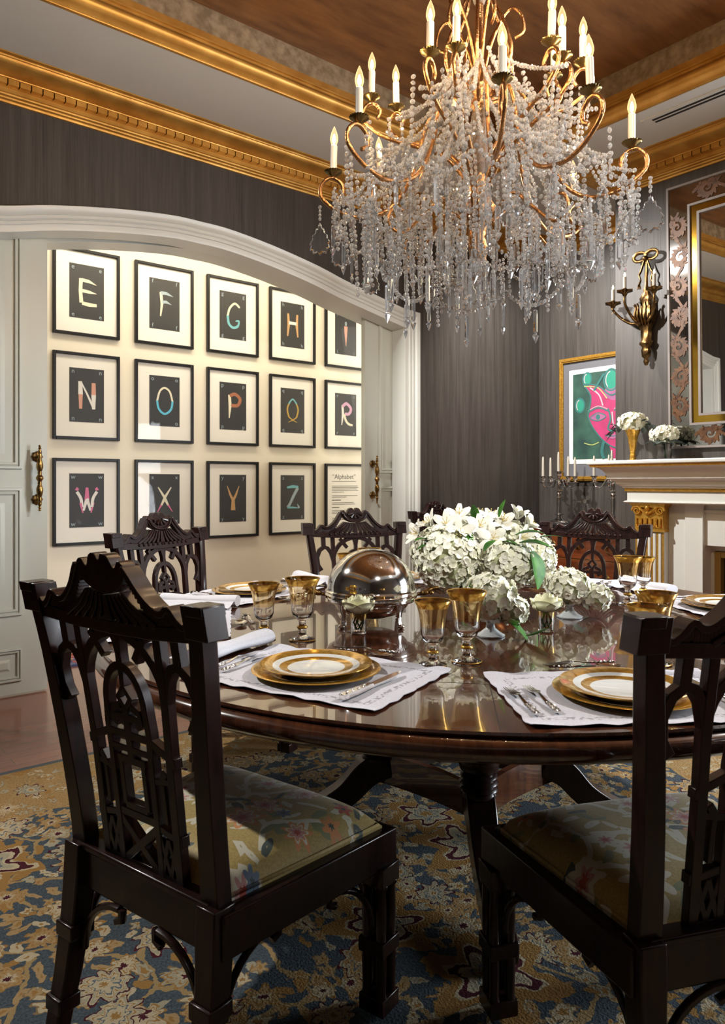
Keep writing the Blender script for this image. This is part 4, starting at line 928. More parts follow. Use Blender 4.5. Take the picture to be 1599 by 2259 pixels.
        R(f((.122, .10), (.062, .112)), .012); b.ribbon([(s*.122, .10), (s*.135, .10)], .022, t_, bmap)
        R(f((.093, .125), (.093, .205)), .009); R(f((.064, .205), (.12, .215)), .010); b.ribbon([(s*.09, .212), (s*.105, .232)], .016, t_, bmap)
        R(f((.066, .015), (.092, .095)), .009); R(f((.118, .015), (.092, .095)), .009); R(f((.066, .10), (.092, .02)), .009); R(f((.118, .10), (.092, .02)), .009)
        R(f((-.058, .012), (.058, .104)), .014); R(f((.036, .135), (.036, .228)), .011)
        R([(s*.016, .345), (s*.042, .335), (s*.048, .315), (s*.03, .305)], .012)
        R(f((.0, .322), (.05, .318)), .012)
    R(arc(0, .37, .130, .122, 0, 180, 16), .016); R([(-.064, .25), (-.066, .30)]+arc(0, .34, .062, .085, 180, 0, 14)+[(.066, .30), (.064, .25)], .014)
    R([(0, .42), (0, .45), (0, .475), (0, .50)], [.016, .014, .022, .045]); R([(-.02, .36), (0, .382), (.02, .36), (0, .338)], .012, True); R([(0, .385), (0, .42)], .011); R([(0, .34), (0, .29)], .018)
    R([(-.064, .285), (.064, .285)], .013); R([(-.064, .255), (.064, .255)], .011); R([(-.045, .232), (.045, .232)], .013); R([(0, .285), (0, .23)], .016); R([(-.064, .118), (.064, .118)], .014); R([(-.036, .135), (.036, .135)], .012)
    b.ribbon([(0, -.02), (0, .02)], .25, t_, bmap)
    b.build('splat', m, c, 30, bevel=.0015)
    # crest rail : pagoda outline built of bars, ribs and a shell
    b = MB(); t_ = .034; R = lambda p, w_, t=t_: b.ribbon(p, w_, t, bmap)
    R([(-.262, .515), (-.13, .506), (0, .503), (.13, .506), (.262, .515)], .026)
    up = [(.292, .565), (.262, .566), (.248, .548), (.230, .527), (.210, .536), (.190, .557), (.170, .546), (.150, .547), (.128, .562), (.105, .588), (.088, .616), (.074, .636)]
    for s in (-1, 1):
        b.ribbon([(s*.236, .541), (s*.296, .541)], .062, .050, bmap); b.ribbon([(s*.250, .563), (s*.294, .563)], .022, .056, bmap)
        low = .518; q = sm(up[2:], 3)
        top = [(s*u, v) for u, v in q]
        for (u0, v0), (u1, v1) in zip(top, top[1:]):        # web under the swooping top edge
            lo0, lo1 = max(low, v0-.03-.35*max(0, .21-abs(u0))*0), max(low, v1-.03)
            b.ribbon([((u0+u1)/2, min(lo0, lo1)), ((u0+u1)/2, (v0+v1)/2)], abs(u1-u0)+.0015, t_*.8, bmap)
        b.ribbon(top, .013, t_*1.2, bmap)
        for i in range(6):                                   # radiating pierced ribs
            f_ = (i+.25)/6; u0 = s*f_*.066; v0 = .578-.010*(1-f_); u1 = s*f_*.165; v1 = .518
            b.ribbon([(u0, v0), (u0+(u1-u0)*.4, v0-.032), (u1, v1)], [.007, .010, .012], t_*1.05, bmap)
            b.ball(bmap(u1, .512, t_*.52), .007, 6, 5)
    shp = sm([(-.078, .632), (-.062, .596), (-.03, .576), (0, .571), (.03, .576), (.062, .596), (.078, .632), (.062, .650), (.045, .632), (.030, .658), (.012, .664), (0, .648), (-.012, .664), (-.030, .658), (-.045, .632), (-.062, .650)], 4, True)
    V = [bmap(u, v, d) for d in (-.015, .017) for u, v in shp]; k = len(shp); b.add(V, [tuple(range(k-1, -1, -1)), tuple(range(k, 2*k))]+[(i, (i+1) % k, k+(i+1) % k, k+i) for i in range(k)])
    b.tube([bmap(u, v, .02) for u, v in arc(0, .635, .066, .056, 180, 360, 14)], .006, 6)
    for i in range(5): a = math.radians(200+35*i); b.tube([bmap(.012*math.cos(a), .635+.012*math.sin(a), .02), bmap(.045*math.cos(a), .635+.038*math.sin(a), .021)], [.005, .009], 6)
    for s in (-1, 1): b.ball(bmap(s*.073, .632, .018), .009, 8, 6)
    b.build('crest_rail', m, c, 40, bevel=.0015)
    return c
def ang_pos(deg, r): a = math.radians(deg); return (TX+r*math.cos(a), TY+r*math.sin(a))
ZRUG = .012
def face_rz(deg): return math.radians(deg)+PI/2          # chair standing at this bearing turns its front (+y) to the table centre
CG = 'carved mahogany dining chairs'
ch0 = make_chair('dark fretwork dining chair with flowered gold seat, its whole back turned to us', CG)
ch0.location = (.80, 1.485, ZRUG); ch0.rotation_euler.z = math.radians(15-90)
CH = [((1.447, .788), 66, 'shadowed dining chair cut off by the picture edge, its back before two goblets'),
      ((1.46, 2.857), -69.5, 'carved dining chair standing in front of the X print'),
      ((2.325, 2.80), -111, 'carved dining chair behind the silver domed dish, beside the door jamb'),
      ((3.086, 2.133), -162, 'carved red-brown dining chair standing before the commode'),
      ((4.20, 3.95), -90, 'carved dining chair against the dark wall, mostly hidden behind the bouquet')]
for (x, y), deg, lb in CH: dup(ch0, (x, y, ZRUG if y < 3.2 else 0), math.radians(deg-90), lb, CG)

# ================================================================ PLACE SETTINGS (local +x = towards the table centre, +y = diner's left)
def scallop_mat():
    b = MB(); n = 36; pts = []
    hx, hy = .19, .265
    def sc(s, L): return .0045*abs(math.sin(PI*s/L*round(L/.075)))
    def P(u, v):
        x = (u*2-1)*hx; y = (v*2-1)*hy; ex = .0038*abs(math.sin(v*PI*8)); ey = .0038*abs(math.sin(u*PI*6))
        x *= 1+(ex/hx)*abs(u*2-1)**6-.0; y *= 1+(ey/hy)*abs(v*2-1)**6
        z = .0022+.0012*math.sin(x*31+y*17)*math.sin(y*23)+.0028*max(0, abs(v*2-1)-.85)/.15*abs(math.sin(u*13+v*5))+.0035*max(0, abs(u*2-1)-.88)/.12*abs(math.sin(v*17+1))
        return (x, y, z)
    b.grid(P, 48, 64); k = len(b.v); b.add([(x, y, z-.0012) for x, y, z in b.v], [f[::-1] for f in b.f]); return b
def fork_mb(L=.185):
    b = MB(); w_ = [(0, .012), (.012, .015), (.022, .0095), (.035, .013), (.05, .010), (.075, .007), (.105, .0055), (.118, .0075), (.124, .019), (.14, .021)]
    fm = lambda u, v, d: (u, v, .004+.010*math.exp(-((u-.11)/.03)**2)*.6+d)
    b.ribbon([(x*L/.185, 0) for x, _ in w_], [q for _, q in w_], .0026, fm)
    for i in range(4): b.ribbon([((.138+.0)*L/.185, -.0081+.0054*i), (.16*L/.185, -.0081+.0054*i), (.187*L/.185, -.0079+.00525*i)], [.0034, .0033, .0016], .0022, fm)
    return b
def chase(L, x0=.004, x1=.06):
    b = MB()
    for i in range(9): x = x0+(x1-x0)*i/8; b.ball((x, .0035*(-1)**i, .0058), .0042, 6, 4, (1.2, 1, .7))
    return b
def knife_mb():
    b = MB(); w_ = [(0, .014), (.01, .020), (.02, .016), (.05, .018), (.085, .0165), (.10, .012), (.112, .014)]; b.ribbon([(x, 0) for x, _ in w_], [q for _, q in w_], .010, lambda u, v, d: (u, v, .0075+d))
    b.ribbon([(.11, .0), (.15, .001), (.20, .002), (.235, .004), (.25, .0065)], [.015, .019, .0195, .014, .001], .002, lambda u, v, d: (u, v, .0075+d)); return b
def spoon_mb():
    b = MB(); w_ = [(0, .012), (.012, .015), (.022, .0095), (.035, .013), (.05, .010), (.08, .006), (.115, .005)]; b.ribbon([(x, 0) for x, _ in w_], [q for _, q in w_], .0026, lambda u, v, d: (u, v, .004+.004*math.exp(-((u-.1)/.03)**2)+d))
    b.grid(lambda u, v: (.145+.033*math.cos(2*PI*u)*v, .020*math.sin(2*PI*u)*v, .0035+.006*v*v), 20, 5); k = MB(); b.grid(lambda u, v: (.145+.033*math.cos(2*PI*u)*v, .020*math.sin(2*PI*u)*v, .0022+.006*v*v), 20, 5); return b
def cutlery(kind, label, grp):
    p = thing(kind, label, kind, (0, 0, 0), 0, grp)
    mb = {'fork': fork_mb, 'knife': knife_mb, 'spoon': spoon_mb}[kind]()
    mb.build('body', M['silver'], p, 50); ch_ = chase(.1, .004, .09 if kind == 'knife' else .055); 
    if kind == 'knife': ch_.v = [(x, y, z+.006) for x, y, z in ch_.v]
    ch_.build('chased_handle', M['silverd'], p, 60); return p
def goblet(h, label, grp):
    g = thing('goblet', label, 'glass', (0, 0, 0), 0, grp); k = h/.18
    pr = [(0, .0015), (.036, .0015), (.0385, .003), (.036, .0045), (.02, .009), (.012, .016), (.011, .03), (.014, .036), (.014, .04), (.010, .043), (.0105, .056), (.017, .062), (.027, .071), (.032, .085), (.0325, .10), (.034, .12), (.038, .145), (.044, .165), (.0515, .18), (.0505, .1802), (.0425, .165), (.0365, .145), (.0325, .12), (.0308, .10), (.030, .086), (.0245, .074), (.010, .068), (0, .067)]
    b = MB(); b.lathe([(r*k, z*k) for r, z in pr], 28, None, mod=lambda a, z: 1+.012*math.cos(14*a)*(z < .12*k)); b.build('bowl', M['glass'], g, 60)
    b = MB(); b.shell([(r*k, z*k) for r, z in [(.0432, .161), (.0448, .165), (.0522, .1802), (.0519, .1812), (.0508, .1808), (.0418, .1632)]], 28); b.build('gilt_rim', M['gilt'], g, 60)
    b = MB(); b.shell([(r*k, z*k) for r, z in [(.0338, .108), (.0351, .122), (.0389, .145), (.0437, .161)]], 28); b.build('gilt_pattern', M['film'], g, 60)
    b = MB(); b.shell([(r*k, z*k) for r, z in [(.0105, .034), (.0145, .0345), (.0165, .038), (.0145, .0415), (.0105, .042)]], 20); b.shell([(r*k, z*k) for r, z in [(.0378, .002), (.0394, .003), (.0378, .0042), (.0378, .002)]], 28); b.build('gilt_rings', M['gilt'], g, 60)
    return g
MATp = scallop_mat()
def mk_mat(label): return tag(MATp.build('placemat', M['mat'], None, 60), label, 'placemat', 'white scalloped placemats')
def mk_charger(label):
    b = MB(); b.lathe([(0, .004), (.10, .004), (.108, .005), (.153, .0135), (.155, .0145), (.153, .0155), (.107, .0075), (.10, .0065), (0, .0065)], 64); return tag(b.build('charger_plate', M['charger'], None, 50), label, 'plate', 'gold charger plates')
def mk_plate(label):
    b = MB(); b.lathe([(0, .002), (.06, .002), (.066, 0), (.072, .002), (.09, .006), (.128, .015), (.134, .0165), (.134, .018), (.128, .0175), (.09, .0095), (.078, .006), (0, .0055)], 64); return tag(b.build('dinner_plate', M['plate'], None, 50), label, 'plate', 'gold-banded dinner plates')
def napkin_roll(label):
    n = thing('napkin', label, 'napkin', (0, 0, 0), 0, 'folded white napkins'); b = MB()
    b.grid(lambda u, v: ((u-.5)*.30, .030*math.cos(PI*2*v)*(1+.1*math.sin(u*9)), .020+.018*math.sin(PI*2*v)*(1+.15*math.sin(u*7+1))), 22, 18)
    for q in (-.15, .15): b.add([(q, .030*math.cos(a)*(1+.1*math.sin((q/.3+.5)*9)), .020+.018*math.sin(a)*(1+.15*math.sin((q/.3+.5)*7+1))) for a in [2*PI*i/18 for i in range(18)]], [tuple(range(18))])
    b.build('folded_cloth', M['napkin'], n, 60)
    b = MB(); b.grid(lambda u, v: ((u-.5)*.29, .03+.06*v, .006+.016*(1-v)**2+.004*math.sin(u*14)*v), 20, 6); b.build('loose_flap', M['napkin'], n, 60); return n
SET = [
 (200.3, .905, 20.5, 'at the setting nearest the table front'),
 (243.5, .98, 55, 'beside the shadowed edge chair'),
 (150, .99, -29, 'seen through the big chair back'),
 (109, .97, -71, 'in front of the X-print chair'),
 (64, .97, -116, 'behind the silver domed dish'),
 (19, .99, -161, 'in front of the commode chair'),
 (330, .99, 151, 'on the fireplace side')]
first = {}
def put(kind, mk, loc, rz, label):
    key = kind
    if key not in first: o = first[key] = mk(label); o.location = loc; o.rotation_euler = (0, 0, rz)
    else:
        o = dup(first[key], loc, rz, label)
    return o
LOCGOB = {0: [(.180, -.215, 0), (.255, -.145, 1)]}
ord_f = ('first fork from the diner\'s left', 'fork lying next to the plate')
for i, (deg, r, md, ds) in enumerate(SET):
    cx, cyy = ang_pos(deg, r); a = math.radians(md); ex = Vector((math.cos(a), math.sin(a))); ey = Vector((-ex.y, ex.x))
    def W_(x, y, z=ZTOP): p = Vector((cx, cyy))+ex*x+ey*y; return (p.x, p.y, z)
    put('mat', mk_mat, W_(0, 0, ZTOP+.0006), a, 'white scalloped linen placemat '+ds)
    put('charger', mk_charger, W_(-.005, 0, ZTOP+.003), a, 'gold charger plate under a dinner plate '+ds)
    put('plate', mk_plate, W_(-.005+.006, .004, ZTOP+.0115), a, 'white dinner plate with broad gold bands '+ds)
    zc = ZTOP+.0048
    if i == 1: F1, F2 = (-.135, .235, .0), (-.125, .190, .0)
    else: F1, F2 = (-.115, .232, .02), (-.118, .196, .04)
    put('fork', lambda l: cutlery('fork', l, 'silver table forks'), W_(*F1[:2], zc), a+F1[2]+.06, 'outer silver fork '+ds)
    put('fork', None, W_(*F2[:2], zc), a+F2[2]+.05, 'inner silver fork beside the plate '+ds)
    put('knife', lambda l: cutlery('knife', l, 'silver table knives'), W_(-.165, -.172, zc), a-.06, 'silver dinner knife with chased handle '+ds)
    put('spoon', lambda l: cutlery('spoon', l, 'silver dessert spoons'), W_(.238, .09, ZTOP+.001), a-PI/2-.1, 'silver dessert spoon above the plate '+ds)
    put('fork', None, W_(.262, -.085, ZTOP+.005), a+PI/2+.12, 'silver dessert fork crossing above the plate '+ds)
def gob(kind, x, y, label):
    put('gob'+kind, lambda l: goblet(.18 if kind == 'L' else .163, l, 'gilt-rimmed glass goblets'), (x, y, ZTOP+.0004), random.random()*3, label)
GOB = [('S', 1.290, 1.315, 'smaller gold-rimmed goblet at the front of the table, nearer the domed dish legs'), ('L', 1.384, 1.287, 'taller gold-rimmed goblet at the front of the table before the white hydrangea cup'),
       ('S', 1.122, 1.849, 'smaller gold-rimmed goblet behind the front plate, left of its taller partner'), ('L', 1.203, 1.768, 'taller gold-rimmed goblet between the front plate and the domed dish'),
       ('L', 2.517, 1.517, 'taller gold-rimmed goblet against the fluted pilaster, in front of a smaller one'), ('S', 2.70, 1.56, 'smaller gold-rimmed goblet partly hidden behind the one by the fluted pilaster'),
       ('L', 1.741, .971, 'taller gold-rimmed goblet rising behind the shadowed chair top'), ('S', 1.639, .938, 'smaller gold-rimmed goblet just over the ear of the shadowed chair'),
       ('S', 1.87, 2.41, 'smaller gold-rimmed goblet showing above the domed dish'), ('L', 1.971, 2.392, 'taller gold-rimmed goblet showing above the top of the domed dish')]
for k, x, y, l in GOB: gob(k, x, y, l)
def nap(x, y, rz, l): put('nap', napkin_roll, (x, y, ZTOP+.004), rz, l)
nap(.955, 1.735, math.radians(21), 'folded white napkin roll between the front setting and the chair back')
nap(1.24, 2.50, math.radians(130), 'folded white napkin left of the plate before the X-print chair')
nap(1.93, 2.74, math.radians(86), 'folded white napkin left of the domed dish by the far chair')
nap(2.90, 1.66, math.radians(70), 'folded white napkin beside the fluted pilaster goblets')

# ---------------------------------------------------------------- silver domed dish
dd = thing('domed_dish', 'silver revolving domed breakfast dish on four legs', 'serving dish', (1.525, 1.842, ZTOP), math.radians(231.05))
RD_ = .146
b = MB(); b.lathe([(RD_, .112)]+[(RD_*math.cos(PI/2*i/14)*.985, .116+.128*math.sin(PI/2*i/14)) for i in range(14)]+[(0, .244)], 48); b.build('dome', M['silver'], dd, 60)
b = MB(); b.shell([(RD_-.02, .072), (RD_-.006, .074), (RD_, .080), (RD_-.004, .084), (RD_+.004, .088), (RD_-.001, .093), (RD_+.006, .098), (RD_, .104), (RD_+.005, .109), (RD_, .113), (RD_-.01, .115)], 48); b.build('rim_band', M['silver'], dd, 60)
b = MB(); b.lathe([(0, .016)]+[(.124*math.sin(PI/2*i/10), .076-.060*math.cos(PI/2*i/10)) for i in range(1, 11)], 40); b.build('bowl', M['silver'], dd, 60)
for k in range(4):
    a = PI/4+k*PI/2; b = MB(); R_ = .125
    for q in (-2, -1, 0, 1, 2): 
        def pp(r, s_, z): return (r*math.cos(a)-s_*math.sin(a), r*math.sin(a)+s_*math.cos(a), z)
        b.tube(sm([pp(R_+.010, q*.0115, .084), pp(R_+.004, q*.008, .070), pp(R_, q*.0038, .045), pp(R_, q*.0026, .02), pp(R_+.004, q*.003, .008)], 4), .0034, 6)
    b.ball(pp(R_+.008, 0, .007), .010, 10, 6, (1.2, 1.2, .7)); b.build('leg', M['silver'], dd, 60)
for s_ in (-1, 1):
    b = MB(); b.tube(sm([(0, s_*RD_, .094), (.0, s_*(RD_+.025), .098), (0, s_*(RD_+.055), .112), (0, s_*(RD_+.075), .116)], 5), [.006]*5+[.009]*5+[.007]*6, 8); 
    for q in range(5): b.ball((0.006*(-1)**q, s_*(RD_+.02+.008*q), .100), .007, 6, 5)
    b.build('handle', M['brass'], dd, 60)
b = MB(); b.ball((RD_+.006, 0, .112), .008, 10, 6, (.7, 1.2, 1)); b.build('thumb_knob', M['silver'], dd, 60)

# ================================================================ FLOWERS
def petal(mb, M_, L, w_, cup, n=3, tip=.3, wave=0):
    def fn(u, v):
        y = v*L; ww = w_*math.sin(PI*min(1, (v*(1-tip*.45)+.10)))**.8; x = (u*2-1)*ww
        return (x, y, cup*L*(v*v)+.35*cup*abs(u*2-1)**2*w_+wave*math.sin(u*9+v*5))
    mb.grid(fn, 2, n, M_)
def floret_petal(mb, M_, L, w_, cup):
    def fn(u, v):
        ww = w_*math.sin(PI*(.10+.74*v))**.6; x = (u*2-1)*ww
        return (x, v*L, cup*L*v*v+.5*abs(x)*(.3+v*.5))
    mb.grid(fn, 2, 3, M_)
def hydrangea(r, nfl, sq=(1, 1, .85), seed=0, fs=.022):
    rr = random.Random(seed); b = MB(); fs = .0165; nfl = int(4*PI*r*r*(sq[0]+sq[2])/2/(.033**2*.50))
    b.mi = 1; b.ball((0, 0, 0), r*.88, 16, 12, sq); b.mi = 0
    for i in range(nfl):
        z = 1-2*(i+.5)/nfl; a = i*2.39996+rr.uniform(-.25, .25); q = math.sqrt(max(0, 1-z*z))
        d = Vector((q*math.cos(a), q*math.sin(a), z)); p = Vector((d.x*sq[0], d.y*sq[1], d.z*sq[2]))*r*rr.uniform(.92, 1.05)
        dn = (d+Vector((rr.uniform(-.32, .32), rr.uniform(-.32, .32), rr.uniform(-.32, .32)))).normalized()
        rot = dn.to_track_quat('Z', 'Y').to_matrix().to_4x4()
        for k in range(4):
            floret_petal(b, T(*p) @ rot @ RZ(k*PI/2+a) @ RX(rr.uniform(-.05, .4)), fs*rr.uniform(.92, 1.1), fs*.60, rr.uniform(-.25, .2))
    return b
HM = [M['petal'], mat('hydrangea_core', (.55, .57, .34), .8)]
def leafs(b, M_, L, w_, curl=-.3, n=6):
    def fn(u, v): x = (u*2-1)*w_*math.sin(PI*min(1, v*.93+.05))**.75; return (x*(1+.06*math.sin(v*40)*abs(u*2-1)), v*L, curl*L*v*v+.25*abs(x))
    b.grid(fn, 4, n, M_)
ctr = thing('bouquet', 'large white hydrangea and lily bouquet in a copper bowl at the table centre', 'flowers', (2.085, 1.86, ZTOP))
rt = Vector((.7776, -.6286)); fw = Vector((.6286, .7776))    # picture-right and away, only used to spell out where the heads sit
def q3(l, d, z): p = rt*l+fw*d; return (p.x, p.y, z)
b = MB(); b.lathe([(0, 0), (.06, 0), (.065, .006), (.03, .014), (.03, .02), (.09, .045), (.125, .085), (.13, .10), (.125, .10), (.085, .05), (0, .03)], 32); b.build('bowl', noisy('burnished_copper', (.55, .22, .07), (.35, .12, .035), ns=20, rough=.2, metal=1), ctr, 50)
for k, (l, d, z, r, n, sq) in enumerate([(-.125, -.06, .175, .125, 170, (1, 1, .95)), (.075, -.09, .165, .105, 140, (1.05, 1, .82)), (.203, .02, .165, .085, 120, (.85, .9, 1.15)), (-.165, .06, .19, .095, 110, (1, 1, 1)), (.05, .12, .19, .12, 110, (1, 1, .9)), (-.05, .05, .24, .10, 70, (1, 1, .8)), (.13, .06, .23, .09, 70, (1, 1, .8))]):
    hydrangea(r, n, sq, k, .024).build('hydrangea_head', HM, ctr, 80, loc=q3(l, d, z))
def lily(seed, open_=.75, s_=1):
    rr = random.Random(seed); b = MB()
    for k in range(6):
        b.mi = 0; petal(b, RZ(k*PI/3+rr.uniform(-.1, .1)) @ RX(PI/2-open_*(1 if k % 2 else 1.15)) @ T(0, 0, 0), .062*s_*rr.uniform(.9, 1.1), .019*s_*(1 if k % 2 else .75), -.35, 5, .5)
    b.mi = 1
    for k in range(5): a = k*1.256; b.tube([(0, 0, .01), (.008*math.cos(a), .008*math.sin(a), .025), (.014*math.cos(a), .014*math.sin(a), .036)], .0011, 4); b.ball((.014*math.cos(a), .014*math.sin(a), .037), .0022, 5, 4)
    return b
LM = [M['lily'], M['stamen']]
for k, (l, d, z, tl, op) in enumerate([(-.14, -.04, .33, (-.2, -.9, .6), .9), (-.09, .0, .355, (-.1, -.7, 1), .75), (-.19, .0, .325, (-.9, -.3, .9), .45), (-.235, .02, .29, (-1, -.4, .5), .6), (-.02, -.06, .325, (.1, -1, .5), .9), (.02, -.10, .285, (.1, -1, .25), 1.0), (-.10, -.10, .30, (-.1, -1, .3), 1.0), (.03, .0, .35, (.1, -.4, 1), .7), (.07, -.02, .335, (.2, -.8, .8), .8), (.13, .0, .35, (.4, -.2, 1), .35), (.165, .0, .32, (.8, -.3, .8), .5), (.13, -.05, .285, (.6, -.9, .1), .45), (.00, .06, .35, (0, .3, 1), .8), (-.05, .08, .35, (-.2, .3, 1), .7), (.10, .08, .33, (.4, .3, 1), .7), (-.17, -.06, .26, (-.4, -1, .1), 1.0)]):
    dv = Vector(q3(tl[0], tl[1], tl[2])).normalized(); M_ = dv.to_track_quat('Z', 'Y').to_matrix().to_4x4()
    z -= .028; mb = lily(k, op, .93); o = mb.build('lily', LM, ctr, 80, loc=q3(l, d, z)); o.rotation_euler = M_.to_euler()
for k, (l, d, z, tl, L, w_) in enumerate([(.105, -.16, .245, (.9, -.3, .15), .11, .042), (.150, -.155, .215, (.35, -.3, -.9), .13, .045), (.10, -.12, .27, (.9, -.2, .35), .10, .034), (.02, -.17, .255, (-.8, -.4, -.3), .06, .02), (-.03, -.03, .31, (-.1, -.3, 1), .08, .016), (-.20, -.08, .25, (-.9, -.5, .3), .07, .018), (-.20, -.09, .235, (-1, -.3, -.05), .06, .015), (.06, -.02, .33, (.1, -.2, 1), .075, .010), (.2, .0, .25, (1, -.1, .35), .10, .012), (-.08, -.08, .28, (.3, -.9, -.2), .07, .016), (.04, -.12, .245, (.8, -.5, .2), .07, .018), (-.15, -.03, .29, (.5, -.8, -.3), .07, .018), (.02, -.16, .095, (-.4, -.8, -.4), .09, .035), (-.04, -.17, .10, (-.8, -.4, -.4), .10, .035)]):
    dv = Vector(q3(*tl)).normalized(); b = MB(); leafs(b, dv.to_track_quat('Y', 'Z').to_matrix().to_4x4(), L, w_); b.build('leaf', M['leaf'], ctr, 80, loc=q3(l, d, z))
M['milk'] = mat('milk_glass', (.62, .66, .68), .2, coat=.5)
def footed(loc, label, r, seed, extra):
    p = thing('footed_cup', label, 'flowers', (*loc, ZTOP), 0, 'small white cups of hydrangea'); b = MB()
    b.lathe([(0, .001), (.042, .001), (.043, .005), (.03, .012), (.014, .025), (.012, .04), (.025, .05), (.034, .062), (.036, .075), (.033, .075), (.02, .055), (0, .05)], 24, mod=lambda a, z: 1+.03*math.cos(8*a)); b.build('cup', M['milk'], p, 60)
    for k, (l, d, z, rr, n) in enumerate(extra): hydrangea(rr, n, (1, 1, .85), seed+k, .021).build('hydrangea_head', HM, p, 80, loc=q3(l, d, z))
    return p
f1_ = footed((1.674, 1.461), 'white footed cup of hydrangea just behind the taller front goblet', .08, 31, [(.0, .0, .115, .076, 120), (.062, -.02, .082, .045, 60)])
b = MB(); leafs(b, Vector(q3(.9, -.3, -.5)).to_track_quat('Y', 'Z').to_matrix().to_4x4(), .11, .032); b.build('leaf', M['leaf'], f1_, 80, loc=q3(.03, -.03, .06))
b = MB(); leafs(b, Vector(q3(.8, -.5, .12)).to_track_quat('Y', 'Z').to_matrix().to_4x4(), .07, .026, .3); b.build('leaf', M['leaf'], f1_, 80, loc=q3(.095, -.05, .01))
footed((2.116, 1.493), 'white footed cup of hydrangea beside the rose glass, towards the fireplace', .08, 41, [(-.005, .0, .105, .070, 110), (.085, -.02, .072, .045, 60)])
M['rose'] = noisy('cream_rose_petal', (.80, .79, .52), (.86, .84, .64), ns=30, rough=.55)
def rose(r):
    b = MB(); rr = random.Random(5)
    for lv, (n, k, top, fl) in enumerate([(3, .36, .66, -.12), (4, .55, .62, -.04), (5, .76, .52, .06), (5, .98, .34, .2)]):
        for j in range(n):
            a0 = 2*PI*j/n+lv*.7+rr.uniform(-.1, .1); R_ = r*k
            def fn(u, v):
                az = a0+(u-.5)*2*PI/n*1.45; e = 1-.35*abs(2*u-1)**2.2
                z = -.62*r+(r*(.62+top))*v*e; q = max(0, v-.62)/.38
                rad = R_*(math.sin(PI/2*min(1, v*1.5+.12)))*(1-.10*q)+r*fl*q*q*1.1
                return (rad*math.cos(az), rad*math.sin(az), z-.10*r*fl*q*q*3)
            b.grid(fn, 8, 8)
    return b
def rose_glass(loc, label):
    p = thing('rose_glass', label, 'flowers', (*loc, ZTOP), 0, 'single roses in small glasses'); b = MB()
    b.lathe([(0, .001), (.022, .001), (.024, .004), (.025, .055), (.0262, .062), (.0245, .062), (.023, .054), (.0215, .008), (0, .006)], 24); b.build('tumbler', M['glass'], p, 60)
    b = MB(); b.shell([(.0255, .046), (.0267, .0625), (.0255, .0632), (.0240, .0625)], 24); b.build('gilt_band', M['film'], p, 60)
    b = MB()
    for k in range(5): a = k*1.3; b.tube([(.004*math.cos(a), .004*math.sin(a), .06), (.015*math.cos(a), .015*math.sin(a), .036), (.010*math.cos(a+1), .010*math.sin(a+1), .015)], .0025, 5)
    b.build('stem', M['leaf'], p, 60)
    rose(.046).build('rose', M['rose'], p, 80, loc=(0, 0, .088)); return p
rose_glass((1.387, 1.735), 'single cream rose in a small glass in front of the domed dish')
o = rose_glass((1.859, 1.397), 'single cream rose in a small glass between the two white hydrangea cups'); o.rotation_euler.z = 1.4
# mantel flowers
mvz = 1.372
p = thing('trumpet_vase', 'gold trumpet vase of white hydrangea on the mantel shelf', 'vase', (4.60, 2.735, mvz)); b = MB()
b.lathe([(0, 0), (.045, 0), (.047, .005), (.022, .012), (.018, .03), (.022, .042), (.016, .05), (.018, .06), (.024, .10), (.034, .17), (.052, .215), (.058, .225), (.054, .225), (.03, .17), (0, .1)], 28); b.build('vase_body', M['gilt'], p, 60)
hydrangea(.082, 130, (1.2, 1.1, .72), 51, .022).build('hydrangea_head', HM, p, 80, loc=(0, 0, .27))
b = MB(); rr = random.Random(9)
for k in range(22):
    s_ = -1 if k % 2 else 1; t_ = rr.random(); pos = Vector((0, -s_*(.07+.11*t_), .245-.06*t_*t_+rr.uniform(-.02, .03))); pos.x = rr.uniform(-.03, .03)
    d = Vector((rr.uniform(-.7, .2), -s_*rr.uniform(.2, 1), rr.uniform(-.6, .5))).normalized(); leafs(b, T(*pos) @ d.to_track_quat('Y', 'Z').to_matrix().to_4x4(), .045, .020)
for s_ in (-1, 1): b.tube(sm([(0, 0, .2), (0, -s_*.08, .25), (0, -s_*.18, .20)], 4), .002, 5)
b.build('eucalyptus_sprig', M['greyleaf'], p, 80)
p = thing('glass_vase', 'clear glass cylinder vase of white hydrangea beside the mirror corner', 'vase', (4.64, 2.53, mvz)); b = MB()
b.lathe([(0, .001), (.044, .001), (.046, .004), (.046, .115), (.043, .115), (.043, .010), (0, .008)], 28); b.build('cylinder', M['glass'], p, 60)
hydrangea(.078, 120, (1.15, 1.15, .70), 61, .022).build('hydrangea_head', HM, p, 80, loc=(0, 0, .175))
b = MB()
for k, (a, L) in enumerate(((2.2, .11), (-.6, .12), (-1.2, .10), (3.3, .10), (-2.2, .09), (1.0, .1))): leafs(b, T(.03*math.cos(a), .03*math.sin(a), .13) @ RZ(a-PI/2) @ RX(.05), L, .034)
b.build('leaves', M['greyleaf'], p, 80)
b = MB()
for k in range(4): b.tube([(.01*k-.015, .008, .15), (.012-.008*k, -.01, .02)], .0035, 6)
b.build('stems', M['leaf'], p, 60)
